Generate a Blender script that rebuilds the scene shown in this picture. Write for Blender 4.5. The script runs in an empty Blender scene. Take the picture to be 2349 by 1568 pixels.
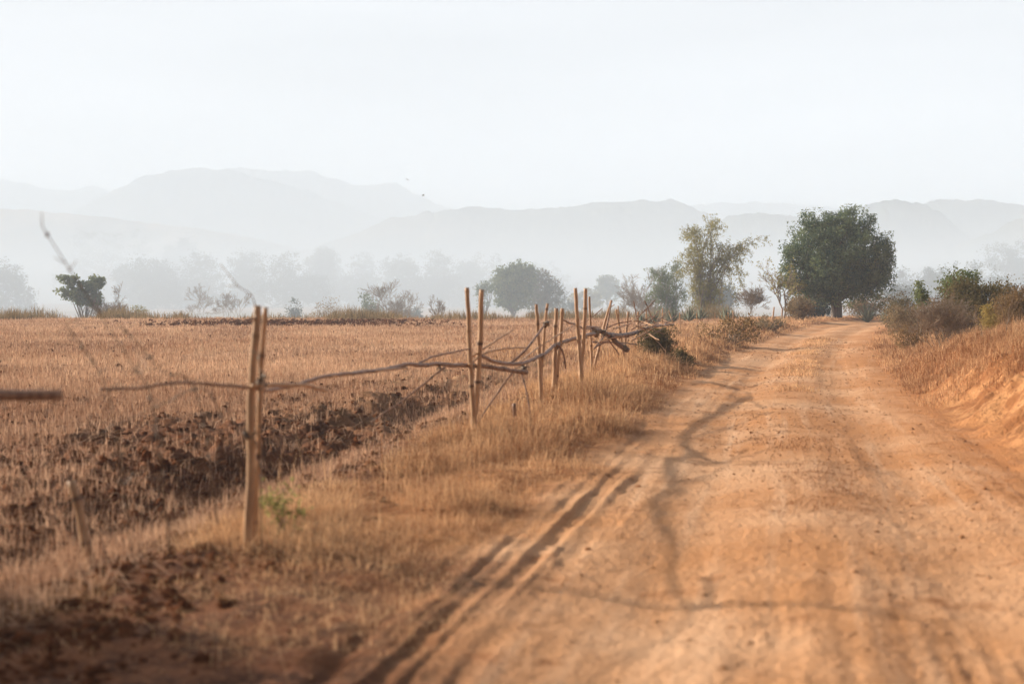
import bpy, math, random
import numpy as np

# ------------------------------------------------------------------ camera, sky, sun, exposure
S = bpy.context.scene
COL = S.collection
R = math.radians
CAM_H = 1.55
F, CX, CY, HY = 3262.5, 1174.5, 784.0, 670.0        # focal length and centre, in units of a 2349 x 1568 frame
PITCH = math.atan((CY - HY) / F)

cd = bpy.data.cameras.new('camera')
cam = bpy.data.objects.new('camera', cd)
COL.objects.link(cam)
cd.lens = 50
cd.sensor_width = 36
cd.clip_start = 0.1
cd.clip_end = 6000
cam.location = (0, 0, CAM_H)
cam.rotation_euler = (R(90) - PITCH, 0, 0)
cd.dof.use_dof = True
cd.dof.focus_distance = 38
cd.dof.aperture_fstop = 1.7
S.camera = cam

SUN = np.array([-2.3, 1.03, 1.0])
SUN /= np.linalg.norm(SUN)
SUN_EL = math.asin(SUN[2])
SUN_AZ = math.atan2(SUN[0], SUN[1])                 # clockwise from +Y

W = bpy.data.worlds.new('World')
S.world = W
W.use_nodes = True
wn, wl = W.node_tree.nodes, W.node_tree.links
wn.clear()
w_out = wn.new('ShaderNodeOutputWorld')
w_bg = wn.new('ShaderNodeBackground')
w_sky = wn.new('ShaderNodeTexSky')
w_sky.sky_type = 'NISHITA'
w_sky.sun_disc = False
w_sky.sun_elevation = SUN_EL
w_sky.sun_rotation = SUN_AZ
w_sky.dust_density = 6.0
w_sky.air_density = 1.0
w_sky.ozone_density = 1.0
w_bg.inputs['Strength'].default_value = 0.1
# a thin bright overcast veil over the blue, thinner upwards, with faint streaks of cloud
w_tc = wn.new('ShaderNodeTexCoord')
w_map = wn.new('ShaderNodeMapping')
w_map.inputs['Scale'].default_value = (1.0, 1.0, 5.0)
w_map.inputs['Rotation'].default_value = (0.12, 0.10, 0.4)
w_noise = wn.new('ShaderNodeTexNoise')
w_noise.inputs['Scale'].default_value = 2.2
w_noise.inputs['Detail'].default_value = 4
w_sep = wn.new('ShaderNodeSeparateXYZ')
w_r = wn.new('ShaderNodeMapRange')
w_r.inputs['From Min'].default_value = 0.20
w_r.inputs['From Max'].default_value = 0.40
w_r.inputs['To Min'].default_value = 0.93
w_r.inputs['To Max'].default_value = 0.08
w_add = wn.new('ShaderNodeMath'); w_add.operation = 'MULTIPLY_ADD'
w_add.inputs[1].default_value = 0.34
w_sub = wn.new('ShaderNodeMath'); w_sub.operation = 'ADD'; w_sub.use_clamp = True
w_mix = wn.new('ShaderNodeMix'); w_mix.data_type = 'RGBA'
w_mix.inputs['B'].default_value = (3.5, 3.6, 3.75, 1)
wl.new(w_tc.outputs['Generated'], w_map.inputs['Vector'])
wl.new(w_map.outputs[0], w_noise.inputs['Vector'])
wl.new(w_tc.outputs['Generated'], w_sep.inputs[0])
wl.new(w_sep.outputs['Z'], w_r.inputs['Value'])
wl.new(w_noise.outputs['Fac'], w_add.inputs[0])
w_add.inputs[2].default_value = -0.17
wl.new(w_r.outputs[0], w_sub.inputs[0])
wl.new(w_add.outputs[0], w_sub.inputs[1])
wl.new(w_sub.outputs[0], w_mix.inputs['Factor'])
wl.new(w_sky.outputs[0], w_mix.inputs['A'])
# hazy sky is brightest on the sun's side and duller behind the camera
w_dot = wn.new('ShaderNodeVectorMath'); w_dot.operation = 'DOT_PRODUCT'
w_dot.inputs[1].default_value = (-0.35, 0.93, 0.0)
wl.new(w_tc.outputs['Generated'], w_dot.inputs[0])
w_side = wn.new('ShaderNodeMapRange'); w_side.interpolation_type = 'SMOOTHSTEP'
w_side.inputs['From Min'].default_value = -0.2
w_side.inputs['From Max'].default_value = 0.75
w_side.inputs['To Min'].default_value = 0.22
w_side.inputs['To Max'].default_value = 1.0
wl.new(w_dot.outputs['Value'], w_side.inputs['Value'])
w_mul = wn.new('ShaderNodeVectorMath'); w_mul.operation = 'SCALE'
wl.new(w_mix.outputs['Result'], w_mul.inputs[0])
w_cl = wn.new('ShaderNodeMapRange')                  # faint bands of cloud
w_cl.inputs['From Min'].default_value = 0.3; w_cl.inputs['From Max'].default_value = 0.7
w_cl.inputs['To Min'].default_value = 0.84; w_cl.inputs['To Max'].default_value = 1.10
wl.new(w_noise.outputs['Fac'], w_cl.inputs['Value'])
w_sc = wn.new('ShaderNodeMath'); w_sc.operation = 'MULTIPLY'
wl.new(w_side.outputs['Result'], w_sc.inputs[0]); wl.new(w_cl.outputs['Result'], w_sc.inputs[1])
wl.new(w_sc.outputs[0], w_mul.inputs['Scale'])
wl.new(w_mul.outputs[0], w_bg.inputs['Color'])
wl.new(w_bg.outputs[0], w_out.inputs[0])

sd = bpy.data.lights.new('sun', 'SUN')
sd.energy = 5.0
sd.angle = R(0.9)
sd.color = (1.0, 0.88, 0.75)
sun = bpy.data.objects.new('sun', sd)
COL.objects.link(sun)
sun.location = (-60, 30, 60)
from mathutils import Vector
sun.rotation_euler = Vector((-SUN[0], -SUN[1], -SUN[2])).to_track_quat('-Z', 'Y').to_euler()

S.view_settings.view_transform = 'Standard'
S.view_settings.look = 'None'
S.view_settings.exposure = 1.2
S.view_settings.gamma = 1.0
S.render.engine = 'CYCLES'
cy = S.cycles
cy.use_denoising = True
cy.max_bounces = 6
cy.diffuse_bounces = 3
cy.glossy_bounces = 1
cy.transmission_bounces = 3
cy.volume_bounces = 2
cy.transparent_max_bounces = 16

# ------------------------------------------------------------------ numpy helpers
def ray(px, py):
    u, v = (px - CX) / F, (CY - py) / F
    return np.array([u, math.cos(PITCH) + v * math.sin(PITCH), -math.sin(PITCH) + v * math.cos(PITCH)])

def at(px, py, Y):                     # the point seen at (px, py) at distance Y in front of the camera
    d = ray(px, py)
    return np.array([0, 0, CAM_H]) + d * (Y / d[1])

def smooth(a, b, x):
    t = np.clip((x - a) / (b - a), 0, 1)
    return t * t * (3 - 2 * t)

def _hash(ix, iy, seed):
    h = (ix.astype(np.int64) * 374761393 + iy.astype(np.int64) * 668265263 + seed * 1274126177) & 0xFFFFFFFF
    h = ((h ^ (h >> 13)) * 1274126177) & 0xFFFFFFFF
    h = ((h ^ (h >> 16)) * 2246822519) & 0xFFFFFFFF
    return ((h ^ (h >> 15)) & 0xFFFFFF) / float(0xFFFFFF)

def vnoise(x, y, seed=0):
    x, y = np.broadcast_arrays(np.asarray(x, float), np.asarray(y, float))
    ix, iy = np.floor(x), np.floor(y)
    fx, fy = x - ix, y - iy
    fx, fy = fx * fx * fx * (fx * (fx * 6 - 15) + 10), fy * fy * fy * (fy * (fy * 6 - 15) + 10)
    a, b = _hash(ix, iy, seed), _hash(ix + 1, iy, seed)
    c, d = _hash(ix, iy + 1, seed), _hash(ix + 1, iy + 1, seed)
    return (a + (b - a) * fx) * (1 - fy) + (c + (d - c) * fx) * fy

def fbm(x, y, octaves=4, seed=0, gain=0.5):                     # about -0.5 .. 0.5
    v, amp, tot = 0, 1.0, 0
    for o in range(octaves):
        v = v + amp * (vnoise(x * 2 ** o + 13.7 * o, y * 2 ** o - 7.1 * o, seed + o) - 0.5)
        tot += amp
        amp *= gain
    return v / tot

# ------------------------------------------------------------------ road line and terrain
ROAD = np.array([(-9, -44), (-4.2, -20), (-1.2, -6), (0.1, 0), (1.25, 5.6), (2.15, 10), (3.05, 15), (4.15, 21), (6.75, 33), (10.5, 48),
                 (16.0, 66), (20.5, 75), (28, 82.5), (40, 88), (60, 93), (95, 98), (160, 104), (300, 112)], float)
def _catmull(P, n=24):
    out = []
    Q = np.vstack([2 * P[0] - P[1], P, 2 * P[-1] - P[-2]])
    for i in range(1, len(Q) - 2):
        for k in range(n):
            t = k / n
            p0, p1, p2, p3 = Q[i - 1], Q[i], Q[i + 1], Q[i + 2]
            out.append(0.5 * (2 * p1 + (p2 - p0) * t + (2 * p0 - 5 * p1 + 4 * p2 - p3) * t ** 2 + (3 * p1 - p0 - 3 * p2 + p3) * t ** 3))
    out.append(Q[-2])
    return np.array(out)
RC = _catmull(ROAD)
RS = np.gradient(RC[:, 0]) / np.maximum(np.gradient(RC[:, 1]), 1e-3)
RT = np.concatenate([[0], np.cumsum(np.hypot(np.diff(RC[:, 0]), np.diff(RC[:, 1])))])

def road_st(x, y):                     # metres right of the road's middle, metres along the road
    xc = np.interp(y, RC[:, 1], RC[:, 0])
    sl = np.interp(y, RC[:, 1], RS)
    t0 = np.interp(y, RC[:, 1], RT)
    c = 1 / np.sqrt(1 + sl * sl)
    return (x - xc) * c, t0 + (x - xc) * sl * c

def road_xy(s, y):
    xc = np.interp(y, RC[:, 1], RC[:, 0]); sl = np.interp(y, RC[:, 1], RS)
    return xc + s * np.sqrt(1 + sl * sl)

def zones(x, y):
    s, t = road_st(x, y)
    wob = fbm(t * 0.35, s * 0.2, 3, 5) * 0.7 + fbm(t * 1.7, s * 1.5, 2, 6) * 0.35
    e_l = smooth(-2.05, -1.55, s + wob * 0.8 + 0.3 * (1 - smooth(7.5, 12, y)))          # 0 off the road on the left, 1 on it
    e_r = 1 - smooth(1.65, 2.15, s + wob * 0.6)
    return s, t, wob, e_l * e_r

def height(x, y, fine=True):
    x = np.asarray(x, float); y = np.asarray(y, float)
    s, t, wob, on_road = zones(x, y)
    near = 1 - smooth(25, 60, y)
    z = 0.05 * fbm(x * 0.3, y * 0.12, 2, 11)
    # wheel tracks, crown, edge ridge
    tr = np.exp(-((s + 0.78 + 0.2 * fbm(t * 0.1, 0, 2, 3)) / 0.32) ** 2) + np.exp(-((s - 0.72 + 0.2 * fbm(t * 0.1, 5, 2, 4)) / 0.36) ** 2)
    z = z + on_road * (-0.045 * tr + 0.02 * np.exp(-(s / 0.35) ** 2))
    # left verge, ditch, field
    verge = smooth(1.5, 2.6, -s) * (1 - smooth(3.5, 4.3, -s))
    z = z + verge * (0.02 + 0.09 * smooth(9, 16, y) + 0.20 * fbm(t * 0.5, s * 0.6, 3, 21))
    ditch_c = 4.7 + 0.7 * fbm(t * 0.22, 0.3, 2, 31) + 0.5 * fbm(t * 1.1, s * 0.8, 3, 32)
    dep = (1 - smooth(17, 34, y)) * (0.25 + 0.75 * smooth(-0.15, 0.12, fbm(t * 0.35, 2.0, 2, 33)))
    z = z - 0.22 * dep * np.exp(-(np.abs(-s - ditch_c) / 0.42) ** 2.6)
    field = smooth(4.2, 5.6, -s)
    z = z + field * (0.05 * (1 - smooth(60, 90, y)))
    if fine:
        cl = np.abs(fbm(x * 1.6, y * 1.6, 4, 41)) * 2
        cl2 = np.clip(fbm(x * 4.5, y * 4.5, 3, 43) * 2, -0.3, 1)
        rough = smooth(3.4, 4.8, -s) * (0.35 + 0.65 * np.exp(-((s + 5.4) / 1.7) ** 2))
        z = z + rough * (0.16 * cl + 0.13 * cl2 + 0.05 * np.clip(fbm(x * 11, y * 11, 2, 44) * 2, -0.3, 1) * (1 - smooth(14, 30, y))) * (1 - smooth(18, 60, y) * 0.72)
        # worn road surface: long shallow ruts and small lumps
        rut = fbm(s * 6.0 + 1.2 * fbm(t * 0.12, 0, 2, 50), t * 0.10, 3, 51)
        rm = smooth(-0.05, 0.15, fbm(s * 0.8, t * 0.12, 2, 55))
        z = z + on_road * near * (0.030 * rut * rm + 0.026 * fbm(s * 3.2, t * 1.1, 4, 52, 0.6) + 0.016 * np.clip(fbm(x * 9, y * 9, 3, 57) * 2, 0, 1) * smooth(-0.05, 0.2, fbm(s * 1.3, t * 0.3, 3, 58)))
        z = z + on_road * near * 0.014 * fbm(x * 6.0, y * 6.0, 3, 59, 0.6)
        r2 = np.exp(-((s - 0.62 - 0.1 * fbm(t * 0.15, 1, 2, 66)) / 0.22) ** 2) * smooth(-0.1, 0.1, fbm(t * 0.2, 3, 2, 67))
        z = z + r2 * near * 0.03 * fbm(s * 20 + 0.4 * np.sin(t * 0.4), t * 0.12, 2, 68) * 2
        rr = np.exp(-((s + 1.75 - 0.05 * np.sin(t * 0.6)) / 0.42) ** 2) * (1 - smooth(9, 22, y))
        z = z - rr * 0.042 * np.clip(fbm(s * 6.5 + 0.9 * np.sin(t * 0.5), t * 0.16, 2, 53) * 2, -0.4, 1)
        z = z + rr * 0.022 * fbm(s * 16 + 0.7 * np.sin(t * 0.5), t * 0.2, 2, 56) * 2
        z = z + smooth(1.2, 2.0, -s) * (1 - smooth(3.0, 4.2, -s)) * 0.07 * fbm(x * 2.6, y * 2.6, 3, 54)
    # right bank
    B = 0.72 * (1 - smooth(17, 44, y)) + 0.14
    gul = fbm(t * 1.3, s * 0.3, 4, 61)
    foot = 1.85 + 0.45 * gul + 0.25 * smooth(22, 45, y)
    wid = 1.35 + 0.9 * smooth(20, 40, y)
    up = smooth(0, 1, (s - foot) / wid)
    z = z + B * up * (1 + 0.35 * gul * up * (1 - up) * 4)
    z = z + up * (0.028 * np.clip(s - 3, 0, 14) * (1 - smooth(50, 90, y)) + 0.16 * fbm(x * 0.6, y * 0.6, 3, 62))
    if fine:
        scarp = np.clip(4 * up * (1 - up), 0, 1) * (1 - smooth(30, 50, y))
        z = z + scarp * (0.46 * fbm(x * 1.7, y * 1.7, 4, 63, 0.62) - 0.22 * np.abs(fbm(t * 3.5, s * 1.2, 3, 64)) + 0.10 * fbm(x * 7, y * 7, 3, 65))
    # the field ends and the land falls to the valley floor
    edge = 82 + 5 * fbm(x * 0.05, 0.7, 2, 71)
    fall = smooth(0, 42, y - edge - np.clip(x - 8, 0, 40) * 0.7)
    z = z - 3.1 * fall
    z = z + smooth(130, 260, y) * 2.2 * fbm(x * 0.006, y * 0.006, 3, 72)
    z = np.where(y < 0, z - on_road * 0, z)
    return z

def hz(x, y):
    return float(height(np.array([x]), np.array([y]), True)[0])

# ------------------------------------------------------------------ mesh building
class MB:
    def __init__(self):
        self.v, self.q, self.t, self.c, self.n = [], [], [], [], 0
    def add(self, V, quads=None, tris=None, tint=0.5):
        V = np.asarray(V, float)
        self.v.append(V)
        if quads is not None and len(quads): self.q.append(np.asarray(quads, np.int64) + self.n)
        if tris is not None and len(tris): self.t.append(np.asarray(tris, np.int64) + self.n)
        self.c.append(np.broadcast_to(np.asarray(tint, float), (len(V),)))
        self.n += len(V)
        return self
    def build(self, name, mat, parent=None, smooth_shade=False, origin=None, attrs=None):
        V = np.concatenate(self.v)
        if origin is not None: V = V - np.asarray(origin)
        me = bpy.data.meshes.new(name)
        q = np.concatenate(self.q) if self.q else np.zeros((0, 4), np.int64)
        t = np.concatenate(self.t) if self.t else np.zeros((0, 3), np.int64)
        me.vertices.add(len(V)); me.vertices.foreach_set('co', V.astype(np.float32).ravel())
        me.loops.add(q.size + t.size)
        me.loops.foreach_set('vertex_index', np.concatenate([q.ravel(), t.ravel()]).astype(np.int32))
        me.polygons.add(len(q) + len(t))
        st = np.concatenate([np.arange(len(q)) * 4, q.size + np.arange(len(t)) * 3]).astype(np.int32)
        me.polygons.foreach_set('loop_start', st)
        me.polygons.foreach_set('use_smooth', np.full(len(q) + len(t), smooth_shade))
        a = me.attributes.new('tint', 'FLOAT', 'POINT')
        a.data.foreach_set('value', np.concatenate(self.c).astype(np.float32))
        for k, arr in (attrs or {}).items():
            if arr.ndim == 2:
                a = me.attributes.new(k, 'FLOAT_VECTOR', 'POINT'); a.data.foreach_set('vector', arr.astype(np.float32).ravel())
            else:
                a = me.attributes.new(k, 'FLOAT', 'POINT'); a.data.foreach_set('value', arr.astype(np.float32))
        me.update(calc_edges=True)
        me.validate()
        me.materials.append(mat)
        o = bpy.data.objects.new(name, me)
        COL.objects.link(o)
        if parent is not None: o.parent = parent
        if origin is not None and parent is None: o.location = origin
        return o

def tag(o, label=None, cat=None, group=None, kind=None):
    if label: o['label'] = label
    if cat: o['category'] = cat
    if group: o['group'] = group
    if kind: o['kind'] = kind
    return o

def empty(name, loc, label, cat, group=None):
    o = bpy.data.objects.new(name, None)
    COL.objects.link(o)
    o.location = loc
    o.empty_display_size = 0.2
    return tag(o, label, cat, group)

def tube(mb, P, r, sides=8, tint=0.5, cap=True):
    P = np.asarray(P, float); n = len(P)
    r = np.broadcast_to(np.asarray(r, float), (n,))
    T = np.gradient(P, axis=0); T /= np.linalg.norm(T, axis=1)[:, None] + 1e-9
    ref = np.array([0.31, 0.22, 0.92]) if abs(T[0] @ np.array([0.31, 0.22, 0.92])) < 0.9 else np.array([0.9, 0.3, 0.1])
    A = np.cross(T, ref); A /= np.linalg.norm(A, axis=1)[:, None] + 1e-9
    Bn = np.cross(T, A)
    an = np.arange(sides) / sides * 2 * math.pi
    V = P[:, None] + r[:, None, None] * (np.cos(an)[None, :, None] * A[:, None] + np.sin(an)[None, :, None] * Bn[:, None])
    V = V.reshape(-1, 3)
    i = np.arange(n - 1)[:, None] * sides; j = np.arange(sides)[None]; k = (j + 1) % sides
    q = np.stack([i + j, i + k, i + sides + k, i + sides + j], -1).reshape(-1, 4)
    tt = np.broadcast_to(np.asarray(tint, float), (n,)) if np.ndim(tint) else np.full(n, tint)
    tv = np.repeat(tt, sides)
    tr = None
    if cap:
        V = np.vstack([V, P[0], P[-1]]); tv = np.concatenate([tv, [tt[0], tt[-1]]])
        jj = np.arange(sides); kk = (jj + 1) % sides; b = n * sides; e = (n - 1) * sides
        tr = np.concatenate([np.stack([np.full(sides, b), kk, jj], -1), np.stack([np.full(sides, b + 1), e + jj, e + kk], -1)])
    mb.add(V, q, tr, tv)

def spline(P, step):
    P = np.asarray(P, float)
    if len(P) > 2:
        out = []
        Q = np.vstack([2 * P[0] - P[1], P, 2 * P[-1] - P[-2]])
        for i in range(1, len(Q) - 2):
            for k in range(10):
                t = k / 10
                a, b, c, d = Q[i - 1:i + 3]
                out.append(0.5 * (2 * b + (c - a) * t + (2 * a - 5 * b + 4 * c - d) * t ** 2 + (3 * b - a - 3 * c + d) * t ** 3))
        out.append(P[-1]); P = np.array(out)
    L = np.concatenate([[0], np.cumsum(np.linalg.norm(np.diff(P, axis=0), axis=1))])
    n = max(2, int(L[-1] / step) + 1)
    u = np.linspace(0, L[-1], n)
    return np.stack([np.interp(u, L, P[:, k]) for k in range(3)], -1), u

def bamboo(mb, P, r0, r1, rng, node=0.30, sides=10, dark=0.0):   # jointed cane: r0 at the start, r1 at the end
    P, u = spline(P, 0.035)
    L = u[-1]
    sd0 = int(rng.integers(9999))
    for ax in range(3):
        P[:, ax] += 0.022 * (vnoise(u * 1.9, ax * 7.3, sd0) - 0.5) + 0.008 * (vnoise(u * 7, ax * 5.1, sd0 + 1) - 0.5)
    r = r0 + (r1 - r0) * u / L
    tint = np.full(len(u), 0.5) + 0.12 * (vnoise(u * 4, 0, rng.integers(999)) - 0.5) - dark
    k = rng.uniform(0.1, node)
    while k < L:
        m = np.exp(-((u - k) / 0.022) ** 2)
        r = r * (1 + 0.20 * m); tint = tint - rng.uniform(0.12, 0.36) * m
        k += node * rng.uniform(0.75, 1.25)
    r = r * (1 + 0.06 * (vnoise(u * 11, 2, rng.integers(999)) - 0.5))
    tube(mb, P, r, sides, np.clip(tint, 0, 1))

# ------------------------------------------------------------------ materials
def nodes_of(name):
    m = bpy.data.materials.new(name)
    m.use_nodes = True
    n, l = m.node_tree.nodes, m.node_tree.links
    n.clear()
    return m, n, l, n.new('ShaderNodeOutputMaterial')

def rgb(c): return (c[0], c[1], c[2], 1)

def mixc(n, l, fac, a, b, blend='MIX'):
    m = n.new('ShaderNodeMix'); m.data_type = 'RGBA'; m.blend_type = blend
    for sock, v in (('Factor', fac), ('A', a), ('B', b)):
        if hasattr(v, 'links'): l.new(v, m.inputs[sock])
        elif sock == 'Factor': m.inputs[sock].default_value = v
        else: m.inputs[sock].default_value = rgb(v)
    return m.outputs['Result']

def noise(n, l, vec, scale, detail=3, rough=0.5):
    t = n.new('ShaderNodeTexNoise')
    t.inputs['Scale'].default_value = scale; t.inputs['Detail'].default_value = detail; t.inputs['Roughness'].default_value = rough
    if vec is not None: l.new(vec, t.inputs['Vector'])
    return t.outputs['Fac']

def ramp(n, l, v, a, b):
    t = n.new('ShaderNodeMapRange'); t.interpolation_type = 'SMOOTHSTEP'
    t.inputs['From Min'].default_value = a; t.inputs['From Max'].default_value = b
    l.new(v, t.inputs['Value'])
    return t.outputs['Result']

def attr(n, name, out='Fac'):
    a = n.new('ShaderNodeAttribute'); a.attribute_name = name
    return a.outputs[out]

def leafmat(name, c1, c2, trans=0.35, tcol=None, gloss=0.0):
    m, n, l, out = nodes_of(name)
    c = mixc(n, l, attr(n, 'tint'), c1, c2)
    d = n.new('ShaderNodeBsdfDiffuse'); l.new(c, d.inputs['Color'])
    t = n.new('ShaderNodeBsdfTranslucent')
    if tcol is not None:
        l.new(mixc(n, l, 0.65, c, tcol), t.inputs['Color'])
    else:
        l.new(c, t.inputs['Color'])
    g = n.new('ShaderNodeBsdfGlossy'); g.inputs['Roughness'].default_value = 0.5
    mx = n.new('ShaderNodeMixShader'); mx.inputs[0].default_value = trans
    l.new(d.outputs[0], mx.inputs[1]); l.new(t.outputs[0], mx.inputs[2])
    fr = n.new('ShaderNodeFresnel'); fr.inputs['IOR'].default_value = 1.35
    fm = n.new('ShaderNodeMath'); fm.operation = 'MULTIPLY'; fm.inputs[1].default_value = gloss
    l.new(fr.outputs[0], fm.inputs[0])
    m2 = n.new('ShaderNodeMixShader'); l.new(fm.outputs[0], m2.inputs[0])
    l.new(mx.outputs[0], m2.inputs[1]); l.new(g.outputs[0], m2.inputs[2])
    l.new(m2.outputs[0], out.inputs[0])
    return m

def woodmat(name, c1, c2, c3, scale=6.0):                  # tint 0 = dark joints, 1 = pale
    m, n, l, out = nodes_of(name)
    tc = n.new('ShaderNodeTexCoord')
    mp = n.new('ShaderNodeMapping'); mp.inputs['Scale'].default_value = (6, 6, 0.8)
    l.new(tc.outputs['Object'], mp.inputs['Vector'])
    f = noise(n, l, mp.outputs[0], scale, 4, 0.6)
    c = mixc(n, l, ramp(n, l, f, 0.3, 0.7), c1, c2)
    k = ramp(n, l, attr(n, 'tint'), 0.15, 0.42)
    c = mixc(n, l, k, c3, c)
    p = n.new('ShaderNodeBsdfPrincipled')
    l.new(c, p.inputs['Base Color']); p.inputs['Roughness'].default_value = 0.55
    p.inputs['Specular IOR Level'].default_value = 0.3
    b = n.new('ShaderNodeBump'); b.inputs['Strength'].default_value = 0.3; b.inputs['Distance'].default_value = 0.004
    l.new(f, b.inputs['Height']); l.new(b.outputs[0], p.inputs['Normal'])
    l.new(p.outputs[0], out.inputs[0])
    return m

def groundmat():
    m, n, l, out = nodes_of('earth')
    tc = n.new('ShaderNodeTexCoord'); pos = tc.outputs['Object']
    track = attr(n, 'track', 'Vector')
    mp = n.new('ShaderNodeMapping'); mp.inputs['Scale'].default_value = (5.0, 0.22, 1); l.new(track, mp.inputs['Vector'])
    streak = noise(n, l, mp.outputs[0], 1.0, 4, 0.6)
    big = noise(n, l, pos, 0.45, 4, 0.55)
    mid = noise(n, l, pos, 2.6, 4, 0.6)
    fine = noise(n, l, pos, 22.0, 4, 0.65)
    grit = noise(n, l, pos, 90.0, 2, 0.6)
    # road dust: pale tan in the tracks, orange off them
    c_road = mixc(n, l, ramp(n, l, big, 0.36, 0.66), (0.49, 0.235, 0.10), (0.62, 0.36, 0.20))
    c_road = mixc(n, l, ramp(n, l, streak, 0.48, 0.85), c_road, (0.66, 0.42, 0.26))
    c_road = mixc(n, l, ramp(n, l, mid, 0.56, 0.74), c_road, (0.33, 0.14, 0.055))
    c_road = mixc(n, l, ramp(n, l, fine, 0.58, 0.72), c_road, (0.34, 0.16, 0.07))
    c_road = mixc(n, l, ramp(n, l, grit, 0.62, 0.72), c_road, (0.70, 0.48, 0.31))
    sp = n.new('ShaderNodeSeparateXYZ'); l.new(track, sp.inputs[0])
    loose = n.new('ShaderNodeMath'); loose.operation = 'MULTIPLY'        # looser, redder earth washed down from the bank
    l.new(ramp(n, l, sp.outputs['X'], 0.7, 2.3), loose.inputs[0]); l.new(ramp(n, l, mid, 0.15, 0.6), loose.inputs[1])
    c_road = mixc(n, l, loose.outputs[0], c_road, (0.44, 0.175, 0.055))
    # field soil under the stubble; also painted into the shaded near-left corner
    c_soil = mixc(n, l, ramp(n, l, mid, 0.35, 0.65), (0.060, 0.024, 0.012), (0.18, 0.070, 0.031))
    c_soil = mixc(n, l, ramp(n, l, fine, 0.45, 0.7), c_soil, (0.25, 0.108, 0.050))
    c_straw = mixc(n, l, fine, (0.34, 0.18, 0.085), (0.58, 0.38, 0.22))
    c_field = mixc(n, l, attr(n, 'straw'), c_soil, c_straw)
    # bank and verge: orange earth
    c_bank = mixc(n, l, ramp(n, l, mid, 0.38, 0.66), (0.30, 0.125, 0.048), (0.54, 0.275, 0.12))
    c_bank = mixc(n, l, ramp(n, l, fine, 0.5, 0.72), c_bank, (0.24, 0.11, 0.05))
    # valley floor
    c_far = mixc(n, l, ramp(n, l, noise(n, l, pos, 0.02, 3), 0.35, 0.65), (0.46, 0.33, 0.25), (0.30, 0.25, 0.16))
    c = mixc(n, l, attr(n, 'road'), c_bank, c_road)
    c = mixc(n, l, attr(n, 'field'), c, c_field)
    c = mixc(n, l, attr(n, 'far'), c, c_far)
    p = n.new('ShaderNodeBsdfPrincipled'); p.inputs['Roughness'].default_value = 0.95
    p.inputs['Specular IOR Level'].default_value = 0.1
    l.new(c, p.inputs['Base Color'])
    hsum = n.new('ShaderNodeMath'); hsum.operation = 'MULTIPLY_ADD'; hsum.inputs[1].default_value = 0.35
    l.new(grit, hsum.inputs[0]); l.new(fine, hsum.inputs[2])
    h2 = n.new('ShaderNodeMath'); h2.operation = 'MULTIPLY_ADD'; h2.inputs[1].default_value = 0.35
    l.new(streak, h2.inputs[0]); l.new(hsum.outputs[0], h2.inputs[2])
    b = n.new('ShaderNodeBump'); b.inputs['Strength'].default_value = 0.9; b.inputs['Distance'].default_value = 0.045
    l.new(h2.outputs[0], b.inputs['Height']); l.new(b.outputs[0], p.inputs['Normal'])
    l.new(p.outputs[0], out.inputs[0])
    return m

M_EARTH = groundmat()
M_BAMBOO = woodmat('dry_bamboo', (0.36, 0.20, 0.10), (0.55, 0.345, 0.195), (0.09, 0.045, 0.028))
M_BRANCH = woodmat('weathered_branch', (0.17, 0.095, 0.06), (0.32, 0.19, 0.12), (0.06, 0.035, 0.025))
M_BARK = woodmat('dark_bark', (0.06, 0.045, 0.035), (0.13, 0.095, 0.07), (0.04, 0.03, 0.025), 3.0)
M_BARKP = woodmat('grey_bark', (0.20, 0.16, 0.13), (0.32, 0.26, 0.21), (0.12, 0.09, 0.07), 3.0)
M_TWIG = woodmat('dry_twigs', (0.17, 0.12, 0.078), (0.28, 0.205, 0.135), (0.11, 0.075, 0.05), 3.0)
M_GRASS = leafmat('dry_grass', (0.26, 0.115, 0.052), (0.84, 0.55, 0.31), 0.36)
M_STUB = leafmat('straw_stubble', (0.28, 0.14, 0.078), (0.76, 0.51, 0.34), 0.35)
M_WEED = leafmat('dead_weeds', (0.15, 0.115, 0.06), (0.42, 0.31, 0.18), 0.3)
M_BIG = leafmat('dark_foliage', (0.055, 0.100, 0.064), (0.24, 0.29, 0.13), 0.38, None, 0.05)
M_GREEN = leafmat('green_foliage', (0.065, 0.105, 0.045), (0.24, 0.27, 0.11), 0.40)
M_OLIVE = leafmat('olive_foliage', (0.17, 0.165, 0.06), (0.46, 0.41, 0.16), 0.45)
M_FAR = leafmat('far_foliage', (0.030, 0.055, 0.045), (0.08, 0.11, 0.075), 0.25)
M_BROWN = leafmat('withered_foliage', (0.13, 0.08, 0.035), (0.36, 0.24, 0.11), 0.35)
M_AGAVE = leafmat('grey_green_blades', (0.13, 0.15, 0.11), (0.27, 0.29, 0.22), 0.1)
M_SCRUB = leafmat('scrub_foliage', (0.07, 0.062, 0.030), (0.23, 0.18, 0.085), 0.35)
M_YEL = leafmat('yellow_foliage', (0.34, 0.26, 0.08), (0.50, 0.40, 0.16), 0.35)

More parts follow.
